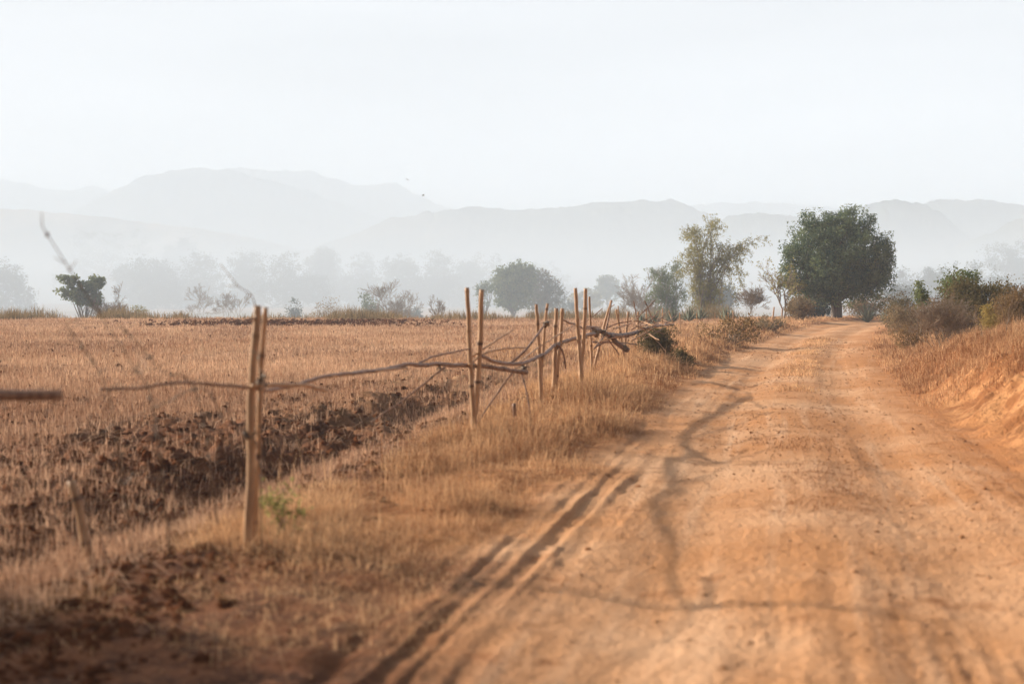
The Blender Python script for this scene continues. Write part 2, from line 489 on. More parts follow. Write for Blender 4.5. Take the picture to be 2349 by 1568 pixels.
def hillmat(name, c1, c2, c3):
    m, n, l, out = nodes_of(name)
    tc = n.new('ShaderNodeTexCoord')
    f = noise(n, l, tc.outputs['Object'], 0.035, 5, 0.6)
    g = noise(n, l, tc.outputs['Object'], 0.006, 3, 0.5)
    c = mixc(n, l, ramp(n, l, f, 0.35, 0.65), c1, c2)
    c = mixc(n, l, ramp(n, l, g, 0.52, 0.66), c, c3)
    d = n.new('ShaderNodeBsdfDiffuse'); l.new(c, d.inputs['Color']); l.new(d.outputs[0], out.inputs[0])
    return m
M_HILL = hillmat('wooded_hillside', (0.03, 0.045, 0.03), (0.09, 0.10, 0.06), (0.14, 0.12, 0.08))
M_SLOPE = hillmat('farmed_hillside', (0.10, 0.10, 0.06), (0.22, 0.18, 0.12), (0.38, 0.30, 0.22))

# ------------------------------------------------------------------ the ground: one sheet, cut into ground, field, road and bank
def terrain():
    a = np.linspace(-1, 1, 760)
    u = 0.46 * a + 1.0 * a ** 7 * 0.85
    yy = np.concatenate([np.linspace(-40, 0.5, 16), np.linspace(1.5, 4.6, 10), np.geomspace(4.9, 95, 620), np.geomspace(97, 1400, 70)])
    X = u[None, :] * (7 + np.maximum(yy, 0))[:, None]
    Y = np.broadcast_to(yy[:, None], X.shape)
    Z = height(X.ravel(), Y.ravel()).reshape(X.shape)
    s, t, wob, road = zones(X.ravel(), Y.ravel())
    x, y = X.ravel(), Y.ravel()
    edge = 84 + 5 * fbm(x * 0.05, 0.7, 2, 71)
    far = smooth(0, 12, y - edge)
    field = smooth(2.7, 4.1, -s + wob * 1.5 + 1.9 * (1 - smooth(7.2, 9.6, y)))  # widened near the camera: dark soil colour deepens the shade in the left corner
    patch = np.exp(-((y - 70) / 8.0) ** 4) * np.exp(-((x + 10.5) / 6.5) ** 4)          # ploughed strip at the far end
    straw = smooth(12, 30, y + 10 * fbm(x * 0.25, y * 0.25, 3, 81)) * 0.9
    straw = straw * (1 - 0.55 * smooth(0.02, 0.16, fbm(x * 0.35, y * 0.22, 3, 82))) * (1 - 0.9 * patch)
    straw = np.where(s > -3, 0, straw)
    ny, nx = X.shape
    idx = np.arange(ny * nx).reshape(ny, nx)
    Q = np.stack([idx[:-1, :-1], idx[:-1, 1:], idx[1:, 1:], idx[1:, :-1]], -1).reshape(-1, 4)
    cs = s[Q].mean(1); cyy = y[Q].mean(1); cr = road[Q].mean(1)
    zone = np.zeros(len(Q), int)
    zone[(cs < -3.9) & (cyy < 88) & (cyy > -40)] = 1
    zone[(cr > 0.5) & (cyy < 110)] = 2
    zone[(cs > 1.2) & (cr <= 0.5) & (cyy < 62)] = 3
    V = np.stack([x, y, Z.ravel()], -1)
    track = np.stack([s, t, s * 0], -1)
    for k, nm in enumerate(('ground', 'field', 'dirt_road', 'earth_bank')):
        q = Q[zone == k]
        used, inv = np.unique(q, return_inverse=True)
        mb = MB().add(V[used], inv.reshape(-1, 4))
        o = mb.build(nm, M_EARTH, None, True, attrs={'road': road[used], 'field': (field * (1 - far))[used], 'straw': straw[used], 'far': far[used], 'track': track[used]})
        tag(o, kind='structure')
terrain()

# ------------------------------------------------------------------ hills behind the valley
def hill(name, prof, Y, depth, mat, seed, rough=1.0, base=-6):
    prof = np.array(prof, float)
    rng = np.random.default_rng(seed)
    px = np.linspace(prof[0, 0], prof[-1, 0], 260)
    # ridge heights through the given outline points, then wooded bumps
    py = np.interp(px, prof[:, 0], prof[:, 1])
    ker = np.hanning(13); ker /= ker.sum()
    py = np.convolve(np.pad(py, 6, mode='edge'), ker, mode='valid')
    xs = (px - CX) / F * Y
    zs = np.array([at(a, b, Y)[2] for a, b in zip(px, py)])
    m = 44
    v = np.linspace(-1, 1, m)
    prof_v = np.clip(1 - np.abs(v) ** 1.5, 0, 1)
    Xg = np.repeat(xs[:, None], m, 1) * (1 + v * depth / Y * 0.4)[None]
    Yg = Y + v[None] * depth * (1 + 0.25 * fbm(xs / 160.0, 0.5, 3, seed)[:, None] * 2)
    Zg = base + (zs - base)[:, None] * prof_v[None]
    Zg = Zg + prof_v[None] * (zs - base)[:, None] * 0.22 * fbm(Xg / 90, Yg / 90, 3, seed + 5)* (1 - (1 - np.abs(v[None])) ** 4)
    Zg = Zg + prof_v[None] ** 0.3 * rough * (Y / 1500) * 10.0 * fbm(Xg / (Y * 0.010), Yg / (Y * 0.010), 4, seed + 9, 0.65)
    idx = np.arange(len(xs) * m).reshape(len(xs), m)
    Q = np.stack([idx[:-1, :-1], idx[1:, :-1], idx[1:, 1:], idx[:-1, 1:]], -1).reshape(-1, 4)
    o = MB().add(np.stack([Xg, np.broadcast_to(Yg, Xg.shape), Zg], -1).reshape(-1, 3), Q).build('hill', mat, None, True)
    return tag(o, kind='structure')

hill('hill', [(-500, 430), (-200, 405), (0, 408), (60, 415), (110, 440), (170, 440), (215, 428), (250, 437), (330, 470), (450, 520)], 2200, 160, M_HILL, 1)
hill('hill', [(120, 520), (200, 470), (270, 436), (300, 420), (335, 402), (400, 390), (450, 382), (500, 384), (570, 402), (640, 420), (720, 445), (820, 480), (950, 525)], 1800, 150, M_HILL, 2)
hill('hill', [(350, 470), (480, 395), (560, 388), (640, 392), (715, 392), (760, 405), (800, 424), (850, 428), (905, 421), (945, 436), (985, 462), (1040, 480), (1120, 520), (1250, 570)], 2080, 150, M_HILL, 3)
hill('hill', [(-700, 440), (-300, 462), (0, 476), (110, 486), (260, 500), (420, 520), (600, 550), (760, 590)], 1050, 170, M_SLOPE, 4, 0.7)
hill('hill', [(640, 600), (800, 540), (900, 500), (985, 487), (1060, 500), (1120, 522), (1190, 560), (1290, 600)], 1150, 120, M_HILL, 5)
hill('hill', [(850, 560), (1010, 480), (1100, 474), (1180, 486), (1260, 480), (1340, 470), (1440, 465), (1480, 458), (1545, 459), (1590, 478), (1640, 500), (1720, 540), (1800, 580)], 1150, 140, M_HILL, 6)
hill('hill', [(1450, 560), (1560, 476), (1640, 466), (1780, 466), (1900, 472), (2000, 466), (2100, 470), (2200, 480), (2400, 520)], 2000, 120, M_HILL, 7)
hill('hill', [(1580, 590), (1660, 500), (1740, 488), (1830, 500), (1960, 478), (2010, 462), (2055, 456), (2105, 466), (2150, 488), (2180, 520), (2225, 560), (2300, 600)], 820, 110, M_HILL, 8)
hill('hill', [(1980, 560), (2080, 474), (2150, 460), (2230, 460), (2290, 466), (2349, 474), (2460, 462), (2700, 480), (2950, 470)], 1080, 130, M_HILL, 9)
hill('hill', [(2120, 610), (2200, 560), (2240, 546), (2300, 520), (2349, 494), (2480, 460), (2700, 440), (3000, 430)], 640, 110, M_HILL, 10)

# ------------------------------------------------------------------ grass (uncountable: one object per patch)
def blades(mb, P, h, w, rng, lean=0.5, curl=0.5, tint=None, heading=None):
    n = len(P)
    az = rng.uniform(0, 2 * math.pi, n) if heading is None else heading
    wa = az + math.pi / 2 + rng.normal(0, 0.5, n)
    ln = np.abs(rng.normal(0, lean, n))
    dirx, diry = np.cos(az), np.sin(az)
    wx, wy = np.cos(wa) * w * 0.5, np.sin(wa) * w * 0.5
    h1 = h * 0.55
    o1 = h1 * ln * 0.55; o2 = h * ln * (1 + curl)
    z2 = h * np.clip(1 - 0.35 * ln * ln * (1 + curl), 0.15, 1)
    z1 = h1 * np.clip(1 - 0.1 * ln * ln, 0.3, 1)
    V = np.empty((n, 5, 3))
    V[:, 0] = P + np.stack([-wx, -wy, np.full(n, -0.01)], -1)
    V[:, 1] = P + np.stack([wx, wy, np.full(n, -0.01)], -1)
    V[:, 2] = P + np.stack([dirx * o1 + wx * 0.8, diry * o1 + wy * 0.8, z1], -1)
    V[:, 3] = P + np.stack([dirx * o1 - wx * 0.8, diry * o1 - wy * 0.8, z1], -1)
    V[:, 4] = P + np.stack([dirx * o2, diry * o2, z2], -1)
    b = np.arange(n)[:, None] * 5
    q = b + np.array([[0, 1, 2, 3]]); t = b + np.array([[3, 2, 4]])
    tv = rng.uniform(0, 1, n) if tint is None else tint
    mb.add(V.reshape(-1, 3), q, t, np.repeat(tv, 5))

def tufts(x, y, k, spread, rng):
    n = len(x)
    X = np.repeat(x, k) + rng.normal(0, 1, n * k) * np.repeat(spread, k)
    Y = np.repeat(y, k) + rng.normal(0, 1, n * k) * np.repeat(spread, k)
    return X, Y, np.stack([X, Y, height(X, Y)], -1)

def logy(rng, n, a, b, p=1.0):                                   # more of them near the camera
    return np.exp(rng.uniform(0, 1, n) ** p * math.log(b / a)) * a

def make_stubble():
    rng = np.random.default_rng(11)
    n = 62000
    y = logy(rng, n, 5.5, 84, 0.8)
    xr = road_xy(-3.9, y)
    xl = np.minimum(-0.50 * y - 1.0, xr - 1)
    x = xl + (xr - xl) * rng.uniform(0, 1, n)
    keep = fbm(x * 0.5, y * 0.4, 3, 82) - 0.10 + 0.50 * smooth(9, 26, y) > rng.uniform(-0.25, 0.25, n)
    s, _ = road_st(x, y)
    ditch = np.exp(-((s + 5.0) / 0.8) ** 2) * (1 - smooth(15, 28, y))
    keep &= rng.uniform(0, 1, n) > ditch * 0.5
    patch = np.exp(-((y - 70) / 8.0) ** 4) * np.exp(-((x + 10.5) / 6.5) ** 4)
    keep &= rng.uniform(0, 1, n) > patch * 0.93
    x, y = x[keep], y[keep]
    X, Y, P = tufts(x, y, 4, 0.02 + 0.0016 * y, rng)
    h = rng.uniform(0.05, 0.14, len(X)) * (1 + 0.5 * (rng.uniform(0, 1, len(X)) > 0.9))
    w = np.maximum(0.005, 0.00042 * Y) * rng.uniform(0.7, 1.3, len(X))
    tint = np.clip(0.5 + 0.9 * fbm(X * 0.3, Y * 0.3, 3, 91) + rng.normal(0, 0.22, len(X)), 0, 1)
    mb = MB()
    blades(mb, P, h, w, rng, 0.32, 0.3, tint)
    # loose straw lying flat on the soil
    m = 9000
    y = logy(rng, m, 6, 60); xr = road_xy(-3.6, y); xl = np.minimum(-0.45 * y, xr - 1)
    x = xl + (xr - xl) * rng.uniform(0, 1, m)
    P = np.stack([x, y, height(x, y) + 0.012], -1)
    blades(mb, P, rng.uniform(0.06, 0.2, m) * 1.0, np.maximum(0.006, 0.0005 * y), rng, 2.2, 0.2, rng.uniform(0.5, 1, m))
    tag(mb.build('stubble', M_STUB), 'short straw stubble left standing across the brown field', 'stubble', kind='stuff')
make_stubble()

def make_verge():
    rng = np.random.default_rng(12)
    mb = MB()
    def patch(n, y0, y1, s0, s1, k, hm, lean, thr, seed, p=1.0, dens=None, spread=(0.04, 0.0022), tb=0.5):
        y = logy(rng, n, y0, y1, p)
        s = rng.uniform(0, 1, n)
        s = s0 + (s1 - s0) * s
        x = road_xy(s, y)
        cl = fbm(x * 1.1, y * 0.9, 3, seed)
        keep = cl > thr + rng.normal(0, 0.05, n)
        x, y, cl, s = x[keep], y[keep], cl[keep], s[keep]
        X, Y, P = tufts(x, y, k, spread[0] + spread[1] * y, rng)
        az0 = np.arctan2(Y - np.repeat(y, k), X - np.repeat(x, k))
        mid = 1 - np.abs((np.repeat(s, k) - (s0 + s1) / 2) / ((s1 - s0) / 2)) ** 3 * 0.6
        h = hm * rng.uniform(0.35, 1.1, len(X)) * np.repeat(np.clip(0.7 + 1.4 * np.clip(cl, -0.3, 0.4) + rng.normal(0, 0.28, len(x)), 0.2, 1.9), k) * mid
        w = np.maximum(0.0034, 0.00040 * Y) * rng.uniform(0.7, 1.3, len(X))
        tint = np.clip(tb + 0.8 * fbm(X * 0.5, Y * 0.5, 2, seed + 1) + np.repeat(rng.normal(0, 0.26, len(x)), k) + rng.normal(0, 0.16, len(X)), 0, 1)
        az = az0 + rng.normal(0, 0.6, len(X))
        blades(mb, P, h, w, rng, lean * 1.15, 0.8, tint, az)
    patch(6500, 8.35, 30, -3.7, -2.2, 12, 0.27, 1.0, 0.13, 101)
    patch(2600, 6.6, 16, -3.9, -2.0, 7, 0.13, 1.3, 0.05, 103)
    patch(500, 6.0, 9.0, -3.4, -1.7, 6, 0.10, 1.5, 0.0, 104, tb=0.6)
    patch(500, 8.5, 15, -0.45, 0.45, 7, 0.055, 1.3, 0.0, 118, tb=0.15)
    patch(200, 8.15, 8.9, -3.7, -2.7, 9, 0.28, 0.9, -0.2, 119, tb=0.9)
    patch(7500, 10, 62, -3.6, -1.9, 10, 0.28, 0.9, 0.07, 105)
    patch(5000, 28, 80, -7.5, -2.2, 7, 0.30, 0.5, -0.05, 107)
    patch(300, 8.6, 60, -4.2, -2.0, 3, 0.5, 0.35, -0.05, 120, tb=0.7, spread=(0.05, 0.003))
    patch(1300, 7.4, 40, -3.7, -2.0, 7, 0.14, 1.6, -0.1, 122, tb=0.1)
    patch(1800, 22, 48, -0.3, 0.35, 6, 0.09, 0.7, 0.02, 109, tb=0.75)
    patch(1500, 9, 70, -2.4, -1.75, 6, 0.16, 0.9, 0.0, 110)
    tag(mb.build('verge_grass', M_GRASS), 'long wispy dry grass along the left edge of the road', 'grass', kind='stuff')
    mb = MB()
    patch(11000, 9, 58, 3.15, 9.5, 9, 0.54, 0.6, -0.08, 111, tb=0.5)
    patch(3000, 17, 45, 2.4, 3.6, 7, 0.22, 0.9, -0.02, 113, tb=0.35)
    patch(1300, 8, 19, 2.75, 3.7, 8, 0.26, 1.2, 0.04, 121, tb=0.3)
    patch(5200, 19, 66, 1.8, 3.8, 7, 0.26, 0.8, -0.14, 114, tb=0.4)
    patch(2600, 8, 30, 4.0, 14, 9, 0.60, 0.5, -0.2, 115, tb=0.45)
    patch(6000, 40, 95, 2.9, 12, 7, 0.20, 0.5, -0.2, 117, tb=0.6)
    tag(mb.build('bank_grass', M_GRASS), 'tall orange dry grass covering the bank right of the road', 'grass', kind='stuff')
make_verge()

def make_edge():
    rng = np.random.default_rng(14)
    mb = MB()
    n = 9000
    x = rng.uniform(-42, 13, n); y = 79 + np.abs(rng.normal(0, 6, n)) + 4 * fbm(x * 0.05, 0.7, 2, 71)
    cl = fbm(x * 0.35, y * 0.1, 3, 121)
    keep = cl > rng.normal(0.03, 0.09, n)
    x, y, cl = x[keep], y[keep], cl[keep]
    X, Y, P = tufts(x, y, 5, np.full(len(x), 0.22), rng)
    h = rng.uniform(0.15, 1.0, len(X)) ** 1.3 * np.repeat(0.45 + 2.2 * np.clip(cl, -0.1, 0.4), 5)
    blades(mb, P, h, rng.uniform(0.02, 0.04, len(X)), rng, 0.3, 0.4)
    tag(mb.build('field_edge_weeds', M_WEED), 'thin dead weeds and grass fringing the far end of the field', 'weeds', kind='stuff')
make_edge()

# ------------------------------------------------------------------ clods and pebbles (uncountable)
def lumps(mb, P, r, rng, flat=0.7):
    # rough octahedral lumps, subdivided once
    base = np.array([(1, 0, 0), (-1, 0, 0), (0, 1, 0), (0, -1, 0), (0, 0, 1), (0, 0, -1)], float)
    tri = [(0, 2, 4), (2, 1, 4), (1, 3, 4), (3, 0, 4), (2, 0, 5), (1, 2, 5), (3, 1, 5), (0, 3, 5)]
    V = list(base); T = []; mid = {}
    def mp(a, b):
        k = (min(a, b), max(a, b))
        if k not in mid:
            v = V[a] + V[b]; V.append(v / np.linalg.norm(v)); mid[k] = len(V) - 1
        return mid[k]
    for a, b, c in tri:
        d, e, f = mp(a, b), mp(b, c), mp(c, a)
        T += [(a, d, f), (d, b, e), (f, e, c), (d, e, f)]
    V = np.array(V); T = np.array(T); k = len(V); n = len(P)
    D = V[None] * (1 + rng.normal(0, 0.18, (n, k, 1)))
    sc = rng.uniform(0.6, 1.25, (n, 1, 3)); sc[:, :, 2] *= flat
    a = rng.uniform(0, 6.28, n); c, s = np.cos(a)[:, None], np.sin(a)[:, None]
    D = D * sc
    D = np.stack([D[..., 0] * c - D[..., 1] * s, D[..., 0] * s + D[..., 1] * c, D[..., 2]], -1)
    Q = P[:, None] + D * r[:, None, None]
    mb.add(Q.reshape(-1, 3), None, (np.arange(n)[:, None, None] * k + T[None]).reshape(-1, 3), np.repeat(rng.uniform(0, 1, n), k))

def soilmat(name, c1, c2):
    m, n, l, out = nodes_of(name)
    tc = n.new('ShaderNodeTexCoord')
    f = noise(n, l, tc.outputs['Object'], 18, 3)
    c = mixc(n, l, attr(n, 'tint'), c1, c2)
    c = mixc(n, l, f, c, c1)
    d = n.new('ShaderNodeBsdfDiffuse'); l.new(c, d.inputs['Color']); l.new(d.outputs[0], out.inputs[0])
    return m
M_CLOD = soilmat('dark_soil', (0.075, 0.028, 0.013), (0.22, 0.085, 0.038))
M_PEB = soilmat('road_stones', (0.28, 0.13, 0.058), (0.60, 0.37, 0.22))

def make_lumps():
    rng = np.random.default_rng(21)
    mb = MB()
    n = 26000
    y = logy(rng, n, 5.6, 60); xr = road_xy(-3.3 + rng.normal(0, 0.4, n), y); xl = np.minimum(-0.45 * y, xr - 1)
    x = xl + (xr - xl) * rng.uniform(0, 1, n)
    s, _ = road_st(x, y)
    w = 0.22 + 0.7 * np.exp(-((s + 5.6) / 1.7) ** 2) * (1 - smooth(16, 34, y)) + 0.5 * smooth(0.0, 0.2, fbm(x * 0.35, y * 0.22, 3, 82))
    keep = rng.uniform(0, 1.3, n) < w
    x, y = x[keep], y[keep]
    r = np.minimum(np.exp(rng.normal(-4.3, 0.6, len(x))), 0.045) * (1 + y * 0.012)
    lumps(mb, np.stack([x, y, height(x, y) + r * 0.05], -1), r, rng, 0.8)
    # ploughed strip at the far end
    m = 2600
    x = rng.uniform(-20, -2, m); y = rng.uniform(62, 79, m)
    patch = np.exp(-((y - 70) / 8.0) ** 4) * np.exp(-((x + 10.5) / 6.5) ** 4)
    k = rng.uniform(0, 1, m) < patch
    x, y = x[k], y[k]; r = rng.uniform(0.03, 0.12, len(x))
    lumps(mb, np.stack([x, y, height(x, y) + r * 0.2], -1), r, rng)
    tag(mb.build('soil_clods', M_CLOD), 'dark broken clods of ploughed soil scattered over the field', 'soil clods', kind='stuff')
    mb = MB()
    n = 8000
    y = logy(rng, n, 5.2, 45); s = rng.normal(0, 1.0, n) * 0.9 + rng.choice([-1.7, 0, 0.1, 0.1, 1.7], n)
    s = np.clip(s, -3.4, 3.0)
    x = road_xy(s, y)
    kp = fbm(x * 0.8, y * 0.5, 3, 131) > rng.normal(0.03, 0.1, n)
    x, y = x[kp], y[kp]; n = len(x)
    r = np.exp(rng.normal(-5.5, 0.6, n)) * (1 + 0.02 * y)
    lumps(mb, np.stack([x, y, height(x, y) + r * 0.15], -1), r, rng)
    m = 3600
    y = logy(rng, m, 12, 46); s = rng.normal(0.1, 1.0, m)
    x = road_xy(np.clip(s, -2.2, 2.2), y)
    kp = fbm(x * 0.6, y * 0.25, 3, 133) > rng.normal(0.0, 0.12, m)
    x, y = x[kp], y[kp]; r = rng.uniform(0.006, 0.014, len(x)) * (0.6 + y * 0.022)
    lumps(mb, np.stack([x, y, height(x, y) + r * 0.1], -1), r, rng)
    tag(mb.build('pebbles', M_PEB), 'small stones and crumbs of earth strewn over the dirt road', 'pebbles', kind='stuff')
make_lumps()

# ------------------------------------------------------------------ the bamboo fence (one lashed thing)
def make_fence():
    rng = np.random.default_rng(31)
    b = at(567, 1290, 8.2)
    root = empty('bamboo_fence', (b[0], b[1], hz(b[0], b[1])), 'rickety fence of split bamboo stakes and rails beside the dirt road', 'fence')
    o = np.array(root.location)
    def part(name, pts, r0, r1, mat, node=0.3, dark=0.0, sides=10):
        P = np.array([at(*p) for p in pts])
        P[1:-1] += rng.normal(0, 0.006, (len(P) - 2, 3)) if len(P) > 2 else 0
        mb = MB()
        bamboo(mb, P - o, r0, r1, rng, node, sides, dark)
        return mb.build(name, mat, root, True)
    def post(top, base, Y, r, Ytop=None, mat=M_BAMBOO):
        P0 = at(base[0], base[1], Y)
        g = hz(P0[0], P0[1])
        P1 = at(top[0], top[1], Ytop or Y)
        P0[2] = min(g, P0[2]) - 0.06
        mid = (P0 + P1) / 2 + rng.normal(0, 0.008, 3)
        mb = MB(); bamboo(mb, np.array([P0, mid, P1]) - o, r * 1.05, r * 0.78, rng, 0.5)
        return mb.build('post', mat, root, True)
    # pairs of crossed stakes, near to far
    post((586, 700), (566, 1292), 8.2, 0.0275); post((613, 703), (576, 1240), 8.3, 0.018, 8.28)
    post((1071, 660), (1092, 1033), 14.05, 0.027); post((1106, 665), (1084, 1010), 14.2, 0.030)
    post((1229, 698), (1241, 962), 17.4, 0.025); post((1255, 696), (1237, 940), 17.6, 0.020)
    post((1276, 706), (1266, 938), 19.2, 0.032); post((1289, 708), (1272, 928), 19.4, 0.030)
    post((1322, 660), (1335, 925), 20.4, 0.032); post((1345, 662), (1329, 905), 20.6, 0.032)
    post((1353, 680), (1359, 866), 25.6, 0.026)
    post((1414, 710), (1438, 842), 28.6, 0.028); post((1418, 702), (1424, 800), 29.6, 0.016)
    post((1440, 714), (1431, 800), 30.2, 0.026); post((1464, 714), (1463, 780), 33.5, 0.028)
    post((1402, 688), (1360, 800), 26.0, 0.026)
    post((1483, 708), (1484, 775), 37, 0.022); post((1519, 706), (1519, 760), 42, 0.024)
    post((1534, 712), (1560, 755), 43, 0.018)
    post((1681, 712), (1681, 745), 54, 0.024); post((1670, 716), (1672, 744), 55, 0.020)
    post((1776, 704), (1771, 748), 58, 0.036); post((1794, 708), (1793, 742), 60, 0.022)
    post((1560, 716), (1562, 750), 46, 0.02); post((1598, 718), (1600, 748), 48, 0.018)
    post((1640, 716), (1641, 746), 51, 0.02)
    # stakes out of the picture on the left, that carry the nearest rail
    post((-420, 640), (-460, 1500), 5.5, 0.03)
    # rails
    part('rail', [(-560, 960, 5.1), (-200, 915, 5.55), (60, 906, 5.95), (139, 906, 6.05)], 0.026, 0.0235, M_BRANCH, 0.5)
    part('rail', [(232, 892, 7.2), (330, 888, 7.5), (440, 882, 7.8), (575, 888, 8.2), (660, 884, 9.0), (760, 862, 10.1), (860, 852, 11.4),
                  (960, 835, 12.6), (1075, 838, 14.1), (1135, 843, 14.4), (1206, 853, 14.8)], 0.007, 0.023, M_BRANCH, 0.36)
    part('rail', [(1102, 818, 14.2), (1135, 830, 14.8), (1165, 836, 15.4), (1205, 832, 16.2), (1245, 815, 17.6), (1278, 792, 19.2), (1312, 778, 20.3),
                  (1345, 771, 21.5), (1368, 764, 22.5)], 0.018, 0.030, M_BRANCH, 0.42)
    part('rail', [(1355, 752, 24.2), (1378, 760, 24.6), (1398, 772, 25.0), (1418, 790, 25.2), (1438, 803, 25.4)], 0.030, 0.048, M_BRANCH, 0.5, 0.18)
    part('rail', [(1392, 768, 26.8), (1420, 770, 28), (1450, 765, 29.4), (1478, 755, 31)], 0.05, 0.035, M_BRANCH, 0.4, 0.1)
    part('rail', [(1470, 756, 31), (1505, 748, 35), (1545, 744, 40)], 0.032, 0.02, M_BRANCH)
    part('rail', [(575, 887, 8.15), (640, 884, 8.35), (690, 884, 8.6), (748, 894, 8.9)], 0.013, 0.011, M_BAMBOO)
    part('rail', [(757, 863, 10.06), (840, 853, 11.12), (935, 845, 12.28)], 0.013, 0.010, M_BAMBOO)
    # struts and side branches
    tw = [
        [(1020, 842, 13.2), (938, 901, 12.8), (855, 970, 12.4)], [(1177, 855, 14.7), (1124, 926, 14.5), (1098, 966, 14.4)],
        [(1193, 853, 14.8), (1205, 908, 14.7), (1218, 966, 14.6)], [(950, 837, 12.6), (1010, 815, 13.2), (1080, 801, 14.0)],
        [(1076, 838, 14.0), (1108, 812, 14.3), (1150, 799, 14.7), (1205, 796, 15.3)], [(1085, 820, 14.1), (1130, 785, 14.6), (1178, 754, 15.2)],
        [(1172, 834, 15.6), (1206, 798, 15.9), (1242, 752, 16.6), (1250, 741, 16.8)], [(1190, 832, 15.8), (1235, 796, 17.4), (1318, 746, 19.5)],
        [(1288, 732, 20.0), (1330, 750, 21.6), (1362, 758, 23.0)], [(1344, 749, 22.0), (1376, 751, 24.0)],
        [(1364, 796, 25.0), (1384, 766, 25.5), (1404, 689, 26.0)], [(1406, 754, 25.0), (1428, 748, 25.6), (1448, 741, 26.2)],
        [(1448, 782, 26.0), (1472, 769, 26.4), (1497, 753, 26.8)], [(1360, 785, 24.6), (1410, 787, 25.2), (1461, 789, 25.8)],
        [(1393, 774, 24.8), (1406, 794, 25.0), (1419, 814, 25.2)], [(1364, 797, 24.8), (1398, 780, 25.2)],
        [(1478, 690, 36), (1500, 738, 36), (1512, 760, 36)], [(1480, 752, 33), (1510, 712, 34)], [(1500, 748, 36), (1530, 716, 37)],
        [(1270, 790, 19.0), (1285, 796, 19.0), (1293, 815, 19.1), (1297, 846, 19.2)], [(1330, 770, 21), (1318, 756, 21)],
        [(584, 735, 8.2), (568, 738, 8.1)], [(1452, 690, 34), (1466, 752, 34)], [(1518, 748, 38), (1554, 720, 40)],
    ]
    for k, pts in enumerate(tw):
        r = 0.010 if pts[0][2] < 16 else 0.015
        if k in (6,): r = 0.016
        if k in (4, 5): r = 0.012
        if k in (10, 12): r = 0.018
        part('side_branch', pts, r, r * 0.7, M_BAMBOO if k in (4, 5, 7, 11, 12) else M_BRANCH, 0.25, 0, 7)
    for k in range(22):                       # loose tangle of broken twigs at the far end
        px, py, Y = rng.uniform(1335, 1500), rng.normal(762, 20), rng.uniform(22, 33)
        a, L = rng.choice([-1, 1]) * rng.uniform(0.1, 1.0), rng.uniform(25, 75)
        r = rng.uniform(0.007, 0.015)
        q = (px + L * math.cos(a), py - L * math.sin(a) * 0.8, Y + rng.normal(0, 0.3))
        part('side_branch', [(px, py, Y), ((px + q[0]) / 2 + rng.normal(0, 2), (py + q[1]) / 2 + rng.normal(0, 2), Y), q], r, r * 0.6, M_BRANCH if k % 3 else M_BAMBOO, 0.2, 0, 6)
    # knots where stakes and rails are lashed
    for (px, py, Y, rr) in [(598, 868, 8.25, 0.030), (1082, 838, 14.1, 0.034), (1252, 742, 16.8, 0.05), (1240, 818, 17.5, 0.045), (1277, 793, 19.2, 0.06),
                            (1340, 772, 21.0, 0.05), (1366, 764, 22.4, 0.08), (1384, 764, 24.6, 0.07), (1432, 798, 25.3, 0.06), (1010, 843, 13.2, 0.022), (1200, 843, 16.0, 0.04), (570, 1000, 8.2, 0.036), (1440, 768, 29.0, 0.06)]:
        c = at(px, py, Y) - o
        mb = MB(); lumps(mb, c[None] + rng.normal(0, 0.012, (5, 3)), np.full(5, rr * 0.62), rng, 1.0)
        for q in range(7):
            d = rng.normal(0, 1, 3); d /= np.linalg.norm(d)
            tube(mb, [c, c + d * rr * 1.4, c + d * rr * 2.1 + [0, 0, -0.02]], [0.006, 0.004, 0.002], 5, 0.3)
        mb.build('lashing', M_TWIG, root)
    return root
make_fence()

def stake(pts, r, name, label, mat=M_BAMBOO):
    rng = np.random.default_rng(int(pts[0][0]))
    P = np.array([at(*p) for p in pts])
    g = hz(P[-1][0], P[-1][1]); P[-1][2] = g - 0.08
    o = np.array([P[-1][0], P[-1][1], g])
    mb = MB(); bamboo(mb, P - o, r * 0.9, r * 1.1, rng, 0.22)
    ob = mb.build(name, mat, None, True); ob.location = o
    return tag(ob, label, 'stake')
stake([(168, 1102, 7.95), (190, 1190, 7.93), (216, 1312, 7.9)], 0.026, 'bamboo_stake', 'short leaning bamboo stake standing alone at the left of the field edge')
stake([(1179, 925, 15.6), (1181, 978, 15.6)], 0.024, 'wooden_stake', 'short dark broken stake in the grass behind the second pair of posts', M_BRANCH)
stake([(1411, 850, 26.5), (1386, 880, 26.3)], 0.02, 'bamboo_stake', 'small broken stick leaning in the verge grass near the bent log', M_BRANCH)

# thin dead stems that rise near the first post, far out of focus
def weed(name, pts, r, label, beads, seed):
    rng = np.random.default_rng(seed)
    P = np.array([at(*p) for p in pts])
    g = hz(P[-1][0], P[-1][1])
    o = np.array([P[-1][0], P[-1][1], g])
    root = empty(name, o, label, 'dead weed', 'dead weeds by the first post')
    mb = MB(); Q, u = spline(P - o, 0.03)
    tube(mb, Q, np.linspace(r * 0.5, r, len(Q)), 6, 0.5)
    for k in range(beads):
        c = Q[int(rng.uniform(0, 0.75) * len(Q))]
        d = rng.normal(0, 1, 3); d[2] = abs(d[2]); d /= np.linalg.norm(d)
        tube(mb, [c, c + d * 0.05, c + d * 0.08], [r * 0.5, r * 0.4, r * 0.3], 5, 0.5)
    mb.build('stem', M_TWIG, root)
    for i in (rng.uniform(0, 0.8, beads) * len(Q)).astype(int):
        mb = MB()
        lumps(mb, Q[i][None] + rng.normal(0, 0.004, (1, 3)), rng.uniform(0.005, 0.010, 1), rng, 1.3)
        mb.build('seed_head', M_TWIG, root)
